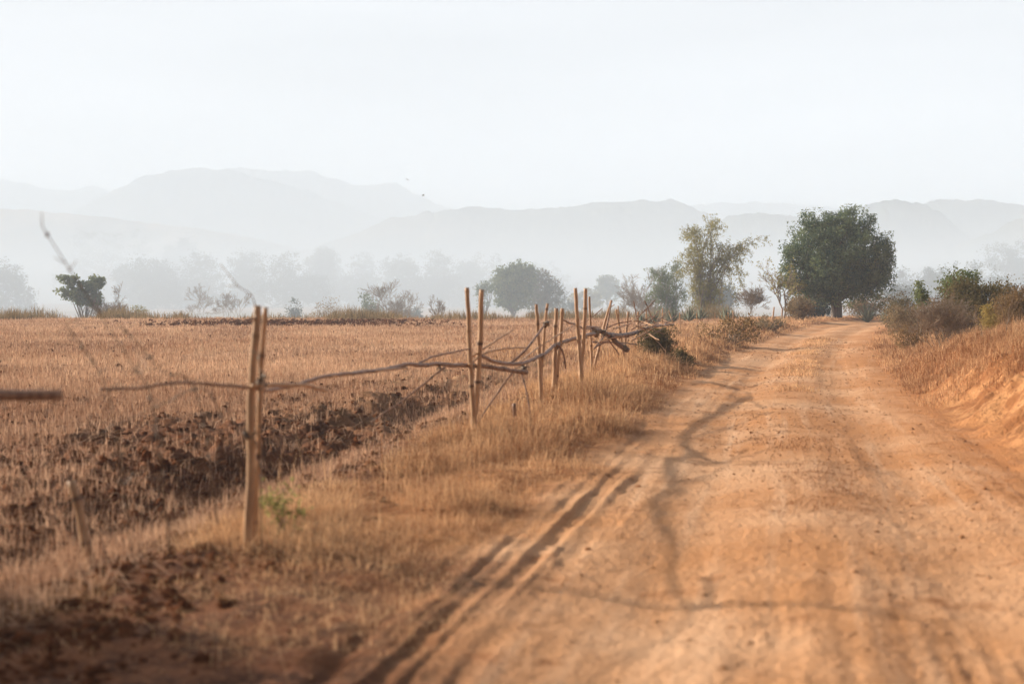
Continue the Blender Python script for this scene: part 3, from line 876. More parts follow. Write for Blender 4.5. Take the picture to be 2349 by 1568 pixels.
weed('dead_weed', [(97, 520, 6.0), (165, 625, 6.0), (245, 745, 6.0), (300, 830, 6.0), (350, 930, 6.0), (390, 1270, 6.6)], 0.0045, 'tall thin dead stem arching up at far left above the field', 16, 1)
weed('dead_weed', [(505, 605, 7.4), (545, 655, 7.4), (586, 702, 7.5), (596, 900, 7.8), (600, 1290, 8.1)], 0.0042, 'thin dead stem rising up left from the top of the first post', 9, 2)
weed('dead_weed', [(150, 742, 6.4), (185, 790, 6.4), (232, 862, 6.4), (262, 960, 6.5), (300, 1260, 6.9)], 0.004, 'dead stem with dark seed heads above the end of the near rail', 16, 3)
weed('dead_weed', [(268, 740, 6.9), (318, 790, 6.9), (372, 850, 7.0), (450, 900, 7.1), (500, 1200, 7.4)], 0.004, 'dead stem with seed heads leaning over the thin rail left of the first post', 16, 4)
weed('dead_weed', [(215, 1000, 6.6), (300, 960, 6.8), (380, 925, 7.0), (480, 900, 7.3), (560, 1100, 7.9)], 0.004, 'dead twig drooping below the thin rail left of the first post', 8, 5)

# ------------------------------------------------------------------ plants
def leaves(mb, P, size, rng, tint, aspect=0.5, droop=0.0):
    n = len(P)
    d = rng.normal(0, 1, (n, 3)); d[:, 2] -= droop; d /= np.linalg.norm(d, axis=1)[:, None]
    e = np.cross(d, rng.normal(0, 1, (n, 3))); e /= np.linalg.norm(e, axis=1)[:, None] + 1e-9
    size = np.broadcast_to(np.asarray(size, float), (n,)) * rng.uniform(0.65, 1.35, n)
    L = d * size[:, None] * 0.5; Wd = e * (size * aspect * 0.5)[:, None]
    nrm = np.cross(d, e) * (size * 0.10)[:, None]
    V = np.stack([P - L, P + Wd + nrm, P + L, P - Wd + nrm], 1).reshape(-1, 3)
    mb.add(V, np.arange(n * 4).reshape(n, 4), None, np.repeat(np.clip(tint, 0, 1), 4))

def clumps_in(blobs, n, rng, shell=0.55):
    # clump centres inside ellipsoids, most of them towards the outside
    w = np.array([b[6] if len(b) > 6 else b[3] * b[4] * b[5] for b in blobs]); w = w / w.sum()
    pick = rng.choice(len(blobs), n, p=w)
    d = rng.normal(0, 1, (n, 3)); d /= np.linalg.norm(d, axis=1)[:, None]
    r = rng.uniform(0, 1, n) ** (1 / 3 * (1 - shell) + 0.08)
    c = np.array([b[:3] for b in blobs])[pick]; rad = np.array([b[3:6] for b in blobs])[pick]
    return c + d * rad * r[:, None], pick

def crown(blobs, nclump, nleaf, csize, lsize, rng, aspect=0.55, droop=0.0, shell=0.55, tvar=0.22, zt=0.0):
    mb = MB()
    C, _ = clumps_in(blobs, nclump, rng, shell)
    ct = rng.normal(0.45, tvar, nclump)
    k = np.repeat(np.arange(nclump), nleaf)
    cs = csize * rng.uniform(0.55, 1.4, nclump)
    P = C[k] + np.clip(rng.normal(0, 1, (len(k), 3)), -1.7, 1.7) * cs[k][:, None] * np.array([1, 1, 0.75])
    leaves(mb, P, lsize, rng, ct[k] + rng.normal(0, 0.13, len(k)), aspect, droop)
    return mb, C

def limbs(mb, base, fork, C, r, rng, n=14, sides=7):
    # trunk from base to fork, then limbs that reach into the crown
    base, fork = np.asarray(base, float), np.asarray(fork, float)
    mid = (base + fork) / 2 + rng.normal(0, 0.04, 3) * np.linalg.norm(fork - base)
    P, u = spline([base, mid, fork], max(0.08, np.linalg.norm(fork - base) / 8))
    v = u / u[-1]
    tube(mb, P, r * (1.35 - 0.45 * v + 0.5 * np.exp(-v * 9)), 10, 0.5)
    idx = rng.choice(len(C), min(n, len(C)), replace=False)
    for i in idx:
        e = C[i]; st = fork - (fork - base) * rng.uniform(0, 0.25)
        m1 = st + (e - st) * 0.45 + np.array([0, 0, 0.12 * np.linalg.norm(e - st)]) + rng.normal(0, 0.06, 3) * np.linalg.norm(e - st)
        Q, u = spline([st, m1, e], max(0.1, np.linalg.norm(e - st) / 7))
        tube(mb, Q, np.linspace(r * rng.uniform(0.35, 0.6), r * 0.08, len(Q)), sides, 0.5)

def tree(name, label, x, y, blobs, trunk_h, r, nclump, nleaf, csize, lsize, mat, seed, bark=None, group=None, fork=None, cat='tree', nlimb=14, **kw):
    rng = np.random.default_rng(seed)
    z = hz(x, y)
    root = empty(name, (x, y, z), label, cat, group)
    cm, C = crown(blobs, nclump, nleaf, csize, lsize, rng, **kw)
    tb = MB()
    limbs(tb, (0, 0, -0.15), fork if fork is not None else (rng.normal(0, 0.1) * trunk_h, rng.normal(0, 0.1) * trunk_h, trunk_h), C, r, rng, nlimb)
    tb.build('trunk', bark or M_BARK, root, True)
    cm.build('crown', mat, root)
    return root

def scr(px, py, x, y, z):                  # offsets of a picture point from a plant's base, at the plant's distance
    p = at(px, py, y)
    return (p[0] - x, p[2] - z)

def blob(px, py, rpx, rpy, x, y, z, depth=None):
    dx, dz = scr(px, py, x, y, z)
    k = y / F
    return (dx, 0.0, dz, rpx * k, (depth or rpx) * k, rpy * k)

# the big round tree at the bend
def big_tree():
    y = 77.0
    x = at(1918, 735, y)[0]; z = hz(x, y)
    rng = np.random.default_rng(41)
    B = [blob(a[0], a[1], a[2] - 9, a[3] - 9, x, y, z) for a in [(1925, 585, 118, 92), (1862, 560, 72, 72), (1884, 512, 54, 42), (1962, 508, 50, 46), (1985, 585, 68, 80), (2022, 560, 42, 46), (1850, 625, 62, 60),
                                     (1925, 640, 90, 56), (2005, 640, 50, 52), (1845, 665, 42, 30), (1990, 500, 36, 34), (1975, 668, 52, 28), (1815, 600, 34, 50), (1826, 648, 44, 42), (2022, 640, 40, 56), (1880, 676, 66, 24), (2000, 684, 52, 20), (1930, 690, 60, 16), (1945, 620, 100, 70), (1928, 528, 56, 44)]]
    root = empty('broadleaf_tree', (x, y, z), 'large round dark green tree standing at the bend of the road', 'tree')
    mb = MB()
    C, pick = clumps_in(B, 640, rng, 0.5)
    C[:, 1] *= 1.0
    ct = rng.normal(0.40, 0.30, len(C))
    k = np.repeat(np.arange(len(C)), 100)
    P = C[k] + np.clip(rng.normal(0, 1, (len(k), 3)), -1.5, 1.5) * (rng.uniform(0.14, 0.30, len(C))[k])[:, None]
    leaves(mb, P, 0.135, rng, ct[k] + rng.normal(0, 0.16, len(k)), 0.45)
    mb.build('crown', M_BIG, root)
    tb = MB()
    k = y / F
    tube(tb, spline([(0, 0, -0.2), (0.02, 0, 0.45), (0.0, 0, 0.95), (-0.04, 0, 1.25)], 0.12)[0], np.linspace(0.34, 0.25, 13)[:len(spline([(0, 0, -0.2), (0.02, 0, 0.45), (0.0, 0, 0.95), (-0.04, 0, 1.25)], 0.12)[0])], 12, 0.5)
    for (ex, ez, rr) in [(-0.9, 2.3, 0.20), (1.0, 2.2, 0.22), (0.1, 2.9, 0.18), (-1.7, 2.2, 0.10), (1.9, 2.6, 0.10)]:
        Q, u = spline([(0, 0, 0.85), (ex * 0.42, rng.normal(0, .15), 1.4), (ex, rng.normal(0, .5), ez)], 0.2)
        tube(tb, Q, np.linspace(rr, rr * 0.35, len(Q)), 9, 0.5)
        for j in range(9):
            e = C[rng.integers(len(C))]
            st = Q[rng.integers(len(Q) // 2, len(Q))]
            Q2, u2 = spline([st, (st + e) / 2 + rng.normal(0, .2, 3), e], 0.4)
            tube(tb, Q2, np.linspace(rr * 0.3, 0.02, len(Q2)), 6, 0.5)
    tb.build('trunk', M_BARK, root, True)
big_tree()

# bamboo clumps
def bamboo_clump(name, label, px, Y, culms, seed, mat, group=None, lsize=0.30, nl=62, basew=0.5):
    rng = np.random.default_rng(seed)
    x = (px - CX) / F * Y; z = hz(x, Y)
    root = empty(name, (x, Y, z), label, 'bamboo', group)
    cm, lm = MB(), MB()
    for (tx, ty, n, spread, droop) in culms:
        for k in range(n):
            p = at(tx + rng.normal(0, spread), ty + abs(rng.normal(0, spread * 1.1)), Y)
            top = np.array([p[0] - x, rng.normal(0, 0.6), p[2] - z])
            b = np.array([rng.normal(0, basew), rng.normal(0, basew), -0.1])
            H = top[2]
            m1 = b + (top - b) * 0.5 + np.array([0, 0, H * 0.12]); m1[:2] = b[:2] + (top[:2] - b[:2]) * 0.28
            tip = top + np.array([(top[0] - b[0]) * 0.22 + rng.normal(0, .15), rng.normal(0, 0.25), -droop * abs(top[0] - b[0]) - rng.uniform(0, 0.25)])
            Q, u = spline([b, m1, top, tip], 0.2)
            tube(cm, Q, np.linspace(0.045, 0.008, len(Q)), 6, 0.5)
            v = u / u[-1]
            # leafy side twigs
            ntw = int(nl * 0.12 * max(H, 1.5))
            ii = np.clip((rng.uniform(0.0, 1, ntw) ** 0.6 * len(Q)).astype(int), 1, len(Q) - 1)
            C = Q[ii] + rng.normal(0, 1, (ntw, 3)) * np.array([0.26, 0.26, 0.14])
            C[:, 2] -= rng.uniform(0, 0.22, ntw)
            kk = np.repeat(np.arange(ntw), 9)
            P = C[kk] + rng.normal(0, 1, (len(kk), 3)) * np.array([0.11, 0.11, 0.11])
            ct = rng.normal(0.5, 0.2, ntw)
            P[:, 2] = np.maximum(P[:, 2], 0.1)
            leaves(lm, P, lsize * 0.62, rng, ct[kk] + rng.normal(0, 0.12, len(kk)), 0.30, 0.9)
    cm.build('culms', M_BARKP, root, True)
    lm.build('foliage', mat, root)
    return root
bamboo_clump('bamboo_clump', 'tall olive bamboo clump with one culm drooping to the right', 1618, 104,
             [(1634, 506, 5, 8, 0.1), (1592, 520, 5, 11, 0.2), (1660, 555, 5, 12, 0.5), (1690, 556, 3, 5, 0.25), (1712, 552, 1, 3, 0.05), (1736, 545, 1, 2, 0.03), (1575, 560, 4, 9, 0.4), (1680, 580, 3, 8, 1.0), (1615, 590, 7, 22, 0.6), (1640, 640, 6, 22, 0.5)], 51, M_OLIVE, 'bamboo right of the middle')
bamboo_clump('bamboo_clump', 'shorter green bamboo clump left of the tall olive bamboo', 1535, 112,
             [(1512, 612, 4, 8, 0.5), (1532, 622, 6, 10, 0.5), (1552, 600, 3, 4, 0.1), (1560, 645, 5, 12, 0.5), (1505, 650, 5, 10, 0.5)], 52, M_GREEN, 'bamboo right of the middle')

def bare(name, label, px, Y, hpx, wpx, seed, mat=None, group=None, stems=1, levels=4, leafy=0, leafmat_=None, lsize=0.12, cat='bare tree', thick=1.0, wiggle=0.16, top=None):
    rng = np.random.default_rng(seed)
    x = (px - CX) / F * Y; z = hz(x, Y)
    k = Y / F
    H, Wd = hpx * k, wpx * k
    if top: H = at(px, top, Y)[2] - z
    root = empty(name, (x, Y, z), label, cat, group)
    mb = MB(); tips = []
    minr = 0.00009 * Y
    def grow(p, d, L, r, lev):
        d = d / np.linalg.norm(d)
        m1 = p + d * L * 0.5 + rng.normal(0, wiggle * 0.4, 3) * L
        e = p + d * L + rng.normal(0, wiggle * 0.5, 3) * L
        Q = spline([p, m1, e], L / 4)[0]
        tube(mb, Q, np.maximum(np.linspace(r, r * 0.62, len(Q)), minr), 6 if lev > 2 else 4, 0.5, cap=lev > 2)
        tips.append(e)
        if lev <= 0: return
        for j in range(rng.integers(2, 5)):
            nd = d + rng.normal(0, 0.55, 3) * np.array([Wd / H + 0.35, Wd / H + 0.35, 0.55]); nd[2] += 0.12
            st = Q[rng.integers(len(Q) // 2, len(Q))]
            grow(st, nd, L * rng.uniform(0.55, 0.82), r * 0.6, lev - 1)
    tot = sum(0.70 ** i for i in range(levels + 1)) * 0.92
    for s_ in range(stems):
        d = np.array([rng.normal(0, 0.3 * Wd / H * (1 if stems > 1 else 0.3)), rng.normal(0, 0.3 * Wd / H), 1.0])
        b = np.array([rng.normal(0, 0.05) * stems ** 0.5 * Wd * 0.3, rng.normal(0, 0.05) * Wd, -0.08])
        grow(b, d, H / tot, max(0.012 * H, minr) * thick, levels)
    mb.build('branches', mat or M_TWIG, root, True)
    if leafy:
        lm = MB()
        T = np.array(tips)[len(tips) // 6:]
        i = rng.integers(0, len(T), leafy)
        leaves(lm, T[i] + rng.normal(0, 1, (leafy, 3)) * lsize * 0.9, lsize, rng, rng.normal(0.5, 0.25, leafy), 0.55)
        lm.build('foliage', leafmat_ or M_BROWN, root)
    return root

def bush(name, label, px, Y, hpx, wpx, seed, mat, group=None, nclump=90, nleaf=40, lsize=0.10, cat='bush', base_py=None, stems=9, smat=None, lift=0.0, top=None, **kw):
    rng = np.random.default_rng(seed)
    x = (px - CX) / F * Y; z = hz(x, Y); k = Y / F
    H, Wd = hpx * k, wpx * k
    if top: H = at(px, top, Y)[2] - z
    root = empty(name, (x, Y, z), label, cat, group)
    B = []
    for j in range(7):
        a = rng.uniform(-0.5, 0.5) * Wd * 0.62
        hh = H * rng.uniform(0.72, 1.0) * (1 - (abs(a) / Wd) ** 2 * 1.5)
        B.append((a, rng.normal(0, Wd * 0.16), lift * H + (hh - lift * H) * 0.52, Wd * 0.24, Wd * 0.24, (hh - lift * H) * 0.46))
    cm, C = crown(B, nclump, nleaf, 0.075 * (H + Wd) * 0.5 + 0.02, lsize, rng, **kw)
    sb = MB()
    for j in range(stems):
        e = C[rng.integers(len(C))]
        b = np.array([rng.normal(0, 0.06 * Wd), rng.normal(0, 0.06 * Wd), -0.06])
        Q = spline([b, b + (e - b) * 0.5 + rng.normal(0, 0.05, 3) * H, e], H / 6)[0]
        tube(sb, Q, np.linspace(max(0.012 * H, 0.0003 * Y), max(0.004 * H, 0.00016 * Y), len(Q)), 5, 0.5)
    sb.build('stems', smat or M_TWIG, root)
    cm.build('foliage', mat, root)
    return root

# trees of the middle distance
def mid_tree():
    Y = 158.0
    x = at(1200, 720, Y)[0]; z = hz(x, Y)
    B1 = [blob(*a, x, Y, z) for a in [(1182, 650, 44, 40), (1170, 630, 30, 26), (1200, 622, 26, 18), (1160, 668, 26, 30), (1180, 690, 34, 22)]]
    tree('broadleaf_tree', 'rounded green tree past the field behind the second pair of fence posts', x - 1.0, Y, [(b[0] + 1.0,) + b[1:] for b in B1], 2.0, 0.17, 230, 46, 0.34, 0.30, M_GREEN, 61, aspect=0.6)
    B2 = [blob(*a, x, Y + 6, z) for a in [(1235, 655, 34, 40), (1258, 668, 28, 34), (1222, 628, 16, 16), (1275, 680, 14, 22), (1240, 690, 34, 22)]]
    tree('broadleaf_tree', 'greyish twiggy tree leaning against the right of the rounded green tree', x + 2.0, Y + 6, [(b[0] - 2.0,) + b[1:] for b in B2], 1.6, 0.13, 190, 30, 0.36, 0.26, leafmat('greyed_foliage', (0.09, 0.09, 0.06), (0.20, 0.18, 0.11), 0.3), 62, nlimb=26, aspect=0.5)
mid_tree()

def round_tree(name, label, px, base_py, Y, blobs, seed, mat=M_GREEN, nclump=120, nleaf=34, lsize=None, r=None, group=None, cat='tree', csize=None, bark=None, trunk_frac=0.3):
    x = at(px, base_py, Y)[0]; z = hz(x, Y)
    B = [blob(*a, x, Y, z) for a in blobs]
    top = max(b[2] + b[5] for b in B)
    return tree(name, label, x, Y, B, top * trunk_frac, r or 0.022 * top, nclump, nleaf, csize or top * 0.05, lsize or 0.0014 * Y, mat, seed, bark, group, cat=cat, aspect=0.6)

round_tree('broadleaf_tree', 'small round hazy tree left of the shorter bamboo', 1392, 705, 250, [(1392, 655, 24, 22), (1400, 670, 22, 20), (1378, 668, 16, 18), (1392, 640, 14, 8)], 63, M_GREEN, 110)
round_tree('broadleaf_tree', 'low dim hazy tree between the twiggy tree and small round tree', 1345, 710, 235, [(1345, 685, 34, 22), (1322, 690, 22, 16), (1362, 690, 22, 18)], 64, M_OLIVE, 110)
round_tree('broadleaf_tree', 'small pointed hazy tree just right of the small round tree', 1462, 705, 240, [(1462, 692, 16, 13), (1450, 698, 12, 9), (1474, 697, 14, 9)], 65, M_GREEN, 70)
round_tree('broadleaf_tree', 'low dark hazy tree behind the foot of the tall bamboo', 1662, 710, 150, [(1662, 680, 22, 26), (1650, 690, 20, 18), (1672, 695, 16, 14)], 66, M_FAR, 100)
round_tree('broadleaf_tree', 'slim leafy sapling left of the rounded green tree', 1112, 715, 160, [(1112, 662, 16, 12), (1100, 674, 12, 8), (1125, 652, 12, 8), (1108, 690, 14, 8)], 67, M_GREEN, 40, 26)
# the tiered tree on the left
def tiered():
    Y = 112.0
    x = at(190, 700, Y)[0]; z = hz(x, Y)
    B = [blob(*a, x, Y, z) for a in [(156, 640, 20, 8), (172, 652, 22, 8), (146, 668, 16, 7), (176, 672, 26, 9), (208, 656, 20, 8), (222, 642, 14, 7), (228, 656, 20, 7), (206, 676, 24, 9), (190, 690, 22, 9), (212, 694, 18, 7), (160, 682, 14, 6), (215, 634, 8, 5)]]
    tree('tiered_tree', 'small green tree with flat tiered branches at the far left end of the field', x, Y, B, 1.1, 0.09, 150, 34, 0.16, 0.22, M_GREEN, 68, nlimb=26, aspect=0.6)
tiered()

bush('shrub', 'low rounded green shrub right of the tiered tree', 325, 118, 30, 48, 71, M_OLIVE, 'shrubs past the field', 70, 30, 0.17, top=683)
bush('shrub', 'small round hazy shrub left of the first fence posts', 672, 150, 26, 42, 72, M_FAR, 'shrubs past the field', 60, 28, 0.2, top=678)
bush('shrub', 'upright green hazy shrub in the middle of the far field edge', 845, 140, 62, 52, 73, M_GREEN, 'shrubs past the field', 110, 34, 0.2, top=652)
bush('shrub', 'small dark hazy shrub right of the bare sapling', 950, 170, 26, 46, 74, M_FAR, 'shrubs past the field', 50, 28, 0.24, top=697)
bush('shrub', 'pale dry shrub left of the upright green shrub', 740, 120, 55, 66, 75, M_WEED, 'shrubs past the field', 60, 24, 0.14, top=664)
bush('shrub', 'low hazy bush at the foot of the rounded green tree', 1288, 180, 42, 60, 76, M_FAR, 'shrubs past the field', 70, 30, 0.24, top=662)
bush('shrub', 'dim hazy thicket at the left foot of the shorter bamboo', 1490, 125, 55, 50, 77, M_WEED, 'shrubs past the field', 70, 26, 0.17, top=655)
bare('bare_sapling', 'leafless hazy sapling beside the upright green shrub', 885, 130, 82, 50, 81, M_TWIG, 'leafless trees past the field', 2, 5, top=640, thick=0.32, wiggle=0.25)
bare('bare_sapling', 'leafless hazy tree in the gap left of the first fence posts', 455, 165, 100, 66, 82, M_TWIG, 'leafless trees past the field', 2, 5, top=636, thick=0.32, wiggle=0.25)
bare('bare_sapling', 'thin leafless hazy tree just left of the first fence posts', 520, 150, 75, 40, 83, M_TWIG, 'leafless trees past the field', 2, 5, top=652, thick=0.32, wiggle=0.25)
bare('bare_sapling', 'leafless brownish bush right of the bare sapling', 920, 125, 50, 60, 84, M_TWIG, 'leafless trees past the field', 5, 5, top=668, thick=0.32, wiggle=0.25)
bare('bare_sapling', 'reddish leafless sapling midway to the second pair of posts', 1010, 110, 55, 20, 85, M_TWIG, 'leafless trees past the field', 1, 5, top=664, thick=0.32, wiggle=0.25)
bare('bare_sapling', 'leafless twiggy shrub left of the shorter bamboo', 1478, 118, 82, 66, 86, M_TWIG, 'leafless trees past the field', 4, 5, top=625, thick=0.32, wiggle=0.25)
bare('bare_sapling', 'leafless mauve thicket between tall bamboo and crooked tree', 1722, 98, 58, 52, 87, M_TWIG, 'leafless trees past the field', 5, 5, top=652, thick=0.32, wiggle=0.25)
bare('bare_sapling', 'leafless brown stems behind the tiered tree', 255, 112, 45, 66, 88, M_TWIG, 'leafless trees past the field', 6, 5, top=674, thick=0.32, wiggle=0.25)
bare('crooked_tree', 'crooked pale tree with sparse leaves left of the big round tree', 1790, 76, 128, 52, 89, M_BARKP, None, 2, 4, 700, M_OLIVE, 0.13, 'tree', 1.6, 0.3)

# far rows of hazy trees across the valley
def far_tree(label, px, top, base, wpx, Y, seed, kind='grove'):
    rng = np.random.default_rng(seed)
    x = at(px, base, Y)[0]; z = hz(x, Y); k = Y / F
    zt = at(px, top, Y)[2] - z
    H = zt; Wd = wpx * k * 1.3
    B = []
    for j in range(7):
        B.append((rng.uniform(-0.5, 0.5) * Wd, rng.normal(0, 0.15 * Wd), H * rng.uniform(0.15, 0.34), Wd * 0.24, Wd * 0.24, H * 0.24))
    if kind == 'grove':           # feathery bamboo grove, plumes of unequal height
        for j in range(9):
            a = rng.uniform(-0.46, 0.46) * Wd
            hh = H * rng.uniform(0.72, 1.0)
            B.append((a, rng.normal(0, 0.15 * Wd), hh * 0.55, Wd * 0.15, Wd * 0.16, hh * 0.45))
        C0 = dict(shell=0.5)
    else:
        for j in range(7):
            a = rng.uniform(-0.34, 0.34) * Wd
            B.append((a, rng.normal(0, 0.15 * Wd), H * rng.uniform(0.45, 0.78), Wd * 0.26, Wd * 0.26, H * 0.22))
        C0 = dict(shell=0.55)
    root = tree('hazy_tree', label, x, Y, B, H * 0.3, 0.02 * H, 460, 24, 0.03 * H + 0.2, 0.0014 * Y, M_FAR, seed, None, 'hazy trees across the valley', nlimb=8, aspect=0.55, **C0)
    return root
FT = [
    ('tall hazy bamboo grove standing above the tiered tree', 240, 512, 690, 124, 520, 'grove'),
    ('hazy tree cut by the left edge of the picture', 10, 585, 690, 76, 300, 'round'),
    ('hazy round tree left of the low grove behind the bare tree', 350, 566, 700, 82, 360, 'round'),
    ('low hazy tree at the right foot of the tall bamboo grove', 300, 605, 700, 60, 380, 'round'),
    ('hazy grove behind the leafless tree left of the first posts', 462, 566, 700, 110, 380, 'grove'),
    ('narrow hazy tree rising above the grove near the first posts', 563, 562, 700, 46, 400, 'round'),
    ('wide hazy bamboo grove directly behind the first fence posts', 655, 566, 705, 130, 360, 'grove'),
    ('pale hazy tree right of the wide grove behind the first posts', 735, 562, 700, 60, 420, 'round'),
    ('hazy grove above the pale dry shrub', 800, 570, 700, 80, 470, 'grove'),
    ('wide hazy grove above the upright green shrub', 880, 568, 705, 110, 430, 'grove'),
    ('hazy bamboo grove with plumed top midway along the row', 965, 563, 705, 100, 400, 'grove'),
    ('hazy grove left of the rounded green tree', 1040, 570, 705, 90, 450, 'grove'),
    ('pale grove behind the second pair of posts', 1110, 572, 705, 100, 440, 'grove'),
    ('palest grove at the right end of the far row', 1215, 586, 705, 130, 520, 'grove'),
    ('small pale tree above the far row on the left', 430, 540, 690, 34, 600, 'round'),
    ('small pale tree just right of the tall grove on the far slope', 400, 552, 690, 38, 560, 'round'),
    ('faint tree between the small round tree and the bamboo', 1600, 625, 700, 44, 420, 'round'),
]
for i, (lb, px, top, base, w, Y, kd) in enumerate(FT):
    far_tree(lb, px, top, base, w, Y, 200 + i, kd)
FR = [
    ('bluish round tree high at the right edge of the picture', 2318, 548, 690, 92, 330, 'round'),
    ('bluish hazy grove right of the big round tree', 2100, 600, 720, 62, 260, 'grove'),
    ('bluish tree band behind the big green bush', 2200, 590, 720, 120, 240, 'grove'),
    ('bluish hazy trees below the round tree at the right edge', 2310, 608, 720, 130, 220, 'grove'),
    ('low bluish tree just right of the trunk of the big tree', 2085, 640, 720, 70, 170, 'round'),
]
for i, (lb, px, top, base, w, Y, kd) in enumerate(FR):
    far_tree(lb, px, top, base, w, Y, 240 + i, kd)

# bushes on the right bank
bush('leafy_bush', 'big green and brown bush on the right bank', 2235, 38, 175, 170, 301, M_SCRUB, 'bushes on the right bank', 300, 60, 0.065, stems=26, top=622)
bush('leafy_bush', 'pale green leafy shoots rising behind the big bush', 2195, 41, 165, 90, 302, M_GREEN, 'bushes on the right bank', 70, 46, 0.085, top=590, lift=0.4)
bush('dry_bush', 'reddish brown withered bush at the right edge of the picture', 2335, 36, 130, 120, 303, M_BROWN, 'bushes on the right bank', 230, 46, 0.055, stems=24, top=650)
bare('dry_bush', 'bare brown twiggy bush in front of the big green bush', 2165, 31, 135, 150, 304, M_TWIG, 'bushes on the right bank', 26, 4, 800, M_BROWN, 0.035, 'bush', 0.5, top=662)
bush('dry_bush', 'low brown thicket left of the bare twiggy bush', 2085, 47, 80, 110, 305, M_WEED, 'bushes on the right bank', 130, 40, 0.06, stems=20, top=688)
bush('dry_bush', 'small withered bush at the foot of the bank by the road', 2092, 36, 52, 70, 306, M_BROWN, 'bushes on the right bank', 60, 30, 0.045, stems=16, top=722)
bush('leafy_bush', 'grey green bush between the big round tree and the bank', 2060, 60, 62, 80, 307, M_SCRUB, 'bushes on the right bank', 110, 40, 0.08, top=658)
bush('upright_plant', 'dark upright leafy plant sticking up left of the bare bush', 2110, 44, 112, 24, 308, M_GREEN, 'bushes on the right bank', 34, 34, 0.08, cat='plant', stems=3, lift=0.45, top=630)
bush('upright_plant', 'small yellow green plant shaped like a cone in the bank grass', 2268, 27, 88, 32, 309, M_YEL, 'bushes on the right bank', 40, 40, 0.035, cat='plant', stems=4, lift=0.3, top=686)
for k, (px, Y, h) in enumerate([(2236, 24, 85), (2256, 23, 70), (2310, 22, 110)]):
    bare('dead_stalk', ['thin dark dead stalk in the bank grass left of the yellow plant', 'short dark dead stalk just below the yellow plant', 'tall dead stalk in the grass at the right edge'][k], px, Y, h, 10, 320 + k, M_TWIG, 'dead stalks in the bank grass', 1, 2, 60, M_BROWN, 0.03, 'dead weed')

# bushes along the left verge
bush('leafy_bush', 'dark green bush leaning over the far end of the fence logs', 1508, 30, 105, 110, 331, M_SCRUB, 'bushes along the verge', 120, 46, 0.045, stems=30, top=738, shell=0.2)
bush('leafy_bush', 'olive weeds at the right foot of the dark green verge bush', 1560, 28, 60, 60, 332, M_SCRUB, 'bushes along the verge', 60, 34, 0.04, top=795)
bush('dry_bush', 'brown leafy shrub on the verge between fence end and road', 1672, 40, 62, 150, 333, M_BROWN, 'bushes along the verge', 70, 24, 0.07, stems=40, top=712, shell=0.3)
bush('dry_bush', 'low brown scrub along the verge nearer the bend', 1755, 52, 45, 90, 334, M_WEED, 'bushes along the verge', 50, 24, 0.07, stems=30, top=722)
bush('dry_bush', 'brown scrub left of the foot of the big tree', 1840, 70, 58, 90, 335, M_WEED, 'bushes along the verge', 120, 36, 0.10, stems=16)
bush('leafy_bush', 'dark green scrub under the left side of the big tree', 1868, 88, 60, 90, 336, M_FAR, 'bushes along the verge', 100, 36, 0.13)
bush('dry_bush', 'mauve brown brush right of the foot of the big tree', 2000, 90, 56, 120, 337, M_WEED, 'bushes along the verge', 120, 36, 0.12, stems=20)
bush('weed_clump', 'small fresh green weed at the foot of the first fence post', 640, 8.6, 150, 110, 338, M_OLIVE, None, 26, 14, 0.030, cat='weed', stems=9)

# agaves
def agave(label, px, Y, hpx, seed):
    rng = np.random.default_rng(seed)
    x = (px - CX) / F * Y; z = hz(x, Y); H = hpx * Y / F
    mb = MB()
    for k in range(26):
        az = k * 2.4; tl = 0.15 + 0.95 * (k / 26)
        L = H * rng.uniform(0.85, 1.1)
        d = np.array([math.cos(az) * math.sin(tl), math.sin(az) * math.sin(tl), math.cos(tl)])
        sd_ = np.array([-math.sin(az), math.cos(az), 0]); nn = np.cross(d, sd_)
        wv = L * 0.075
        rows = []
        for v, ww in ((0, 0.8), (0.35, 1.0), (0.7, 0.6), (1.0, 0.03)):
            c = d * L * v + np.array([0, 0, -0.12 * L * v * v * tl])
            rows.append(np.array([c - sd_ * wv * ww + nn * 0, c - nn * wv * ww * -0.45, c + sd_ * wv * ww, c + nn * wv * ww * -0.25]))
        V = np.concatenate(rows); q = []
        for i in range(3):
            for j in range(4):
                q.append((i * 4 + j, i * 4 + (j + 1) % 4, i * 4 + 4 + (j + 1) % 4, i * 4 + 4 + j))
        mb.add(V, q, None, rng.uniform(0.2, 0.9))
    o = mb.build('agave', M_AGAVE, None, True); o.location = (x, Y, z - 0.02)
    return tag(o, label, 'agave', 'agaves along the field boundary')
for k, (px, Y, h, lb) in enumerate([
        (1990, 74, 46, 'large grey green agave right of the trunk of the big tree'), (1500, 66, 36, 'agave behind the last crossed stakes of the fence'),
        (1542, 70, 38, 'agave in front of the shorter bamboo clump'), (1580, 72, 40, 'agave left of the foot of the tall bamboo'),
        (1664, 74, 40, 'agave at the right foot of the tall bamboo'), (1606, 76, 36, 'agave directly under the tall bamboo'),
        (2030, 72, 30, 'pale small agave at the right side of the road bend'), (1470, 68, 30, 'leftmost agave near the tip of the crossed sticks')]):
    agave(lb, px, Y, h, 400 + k)

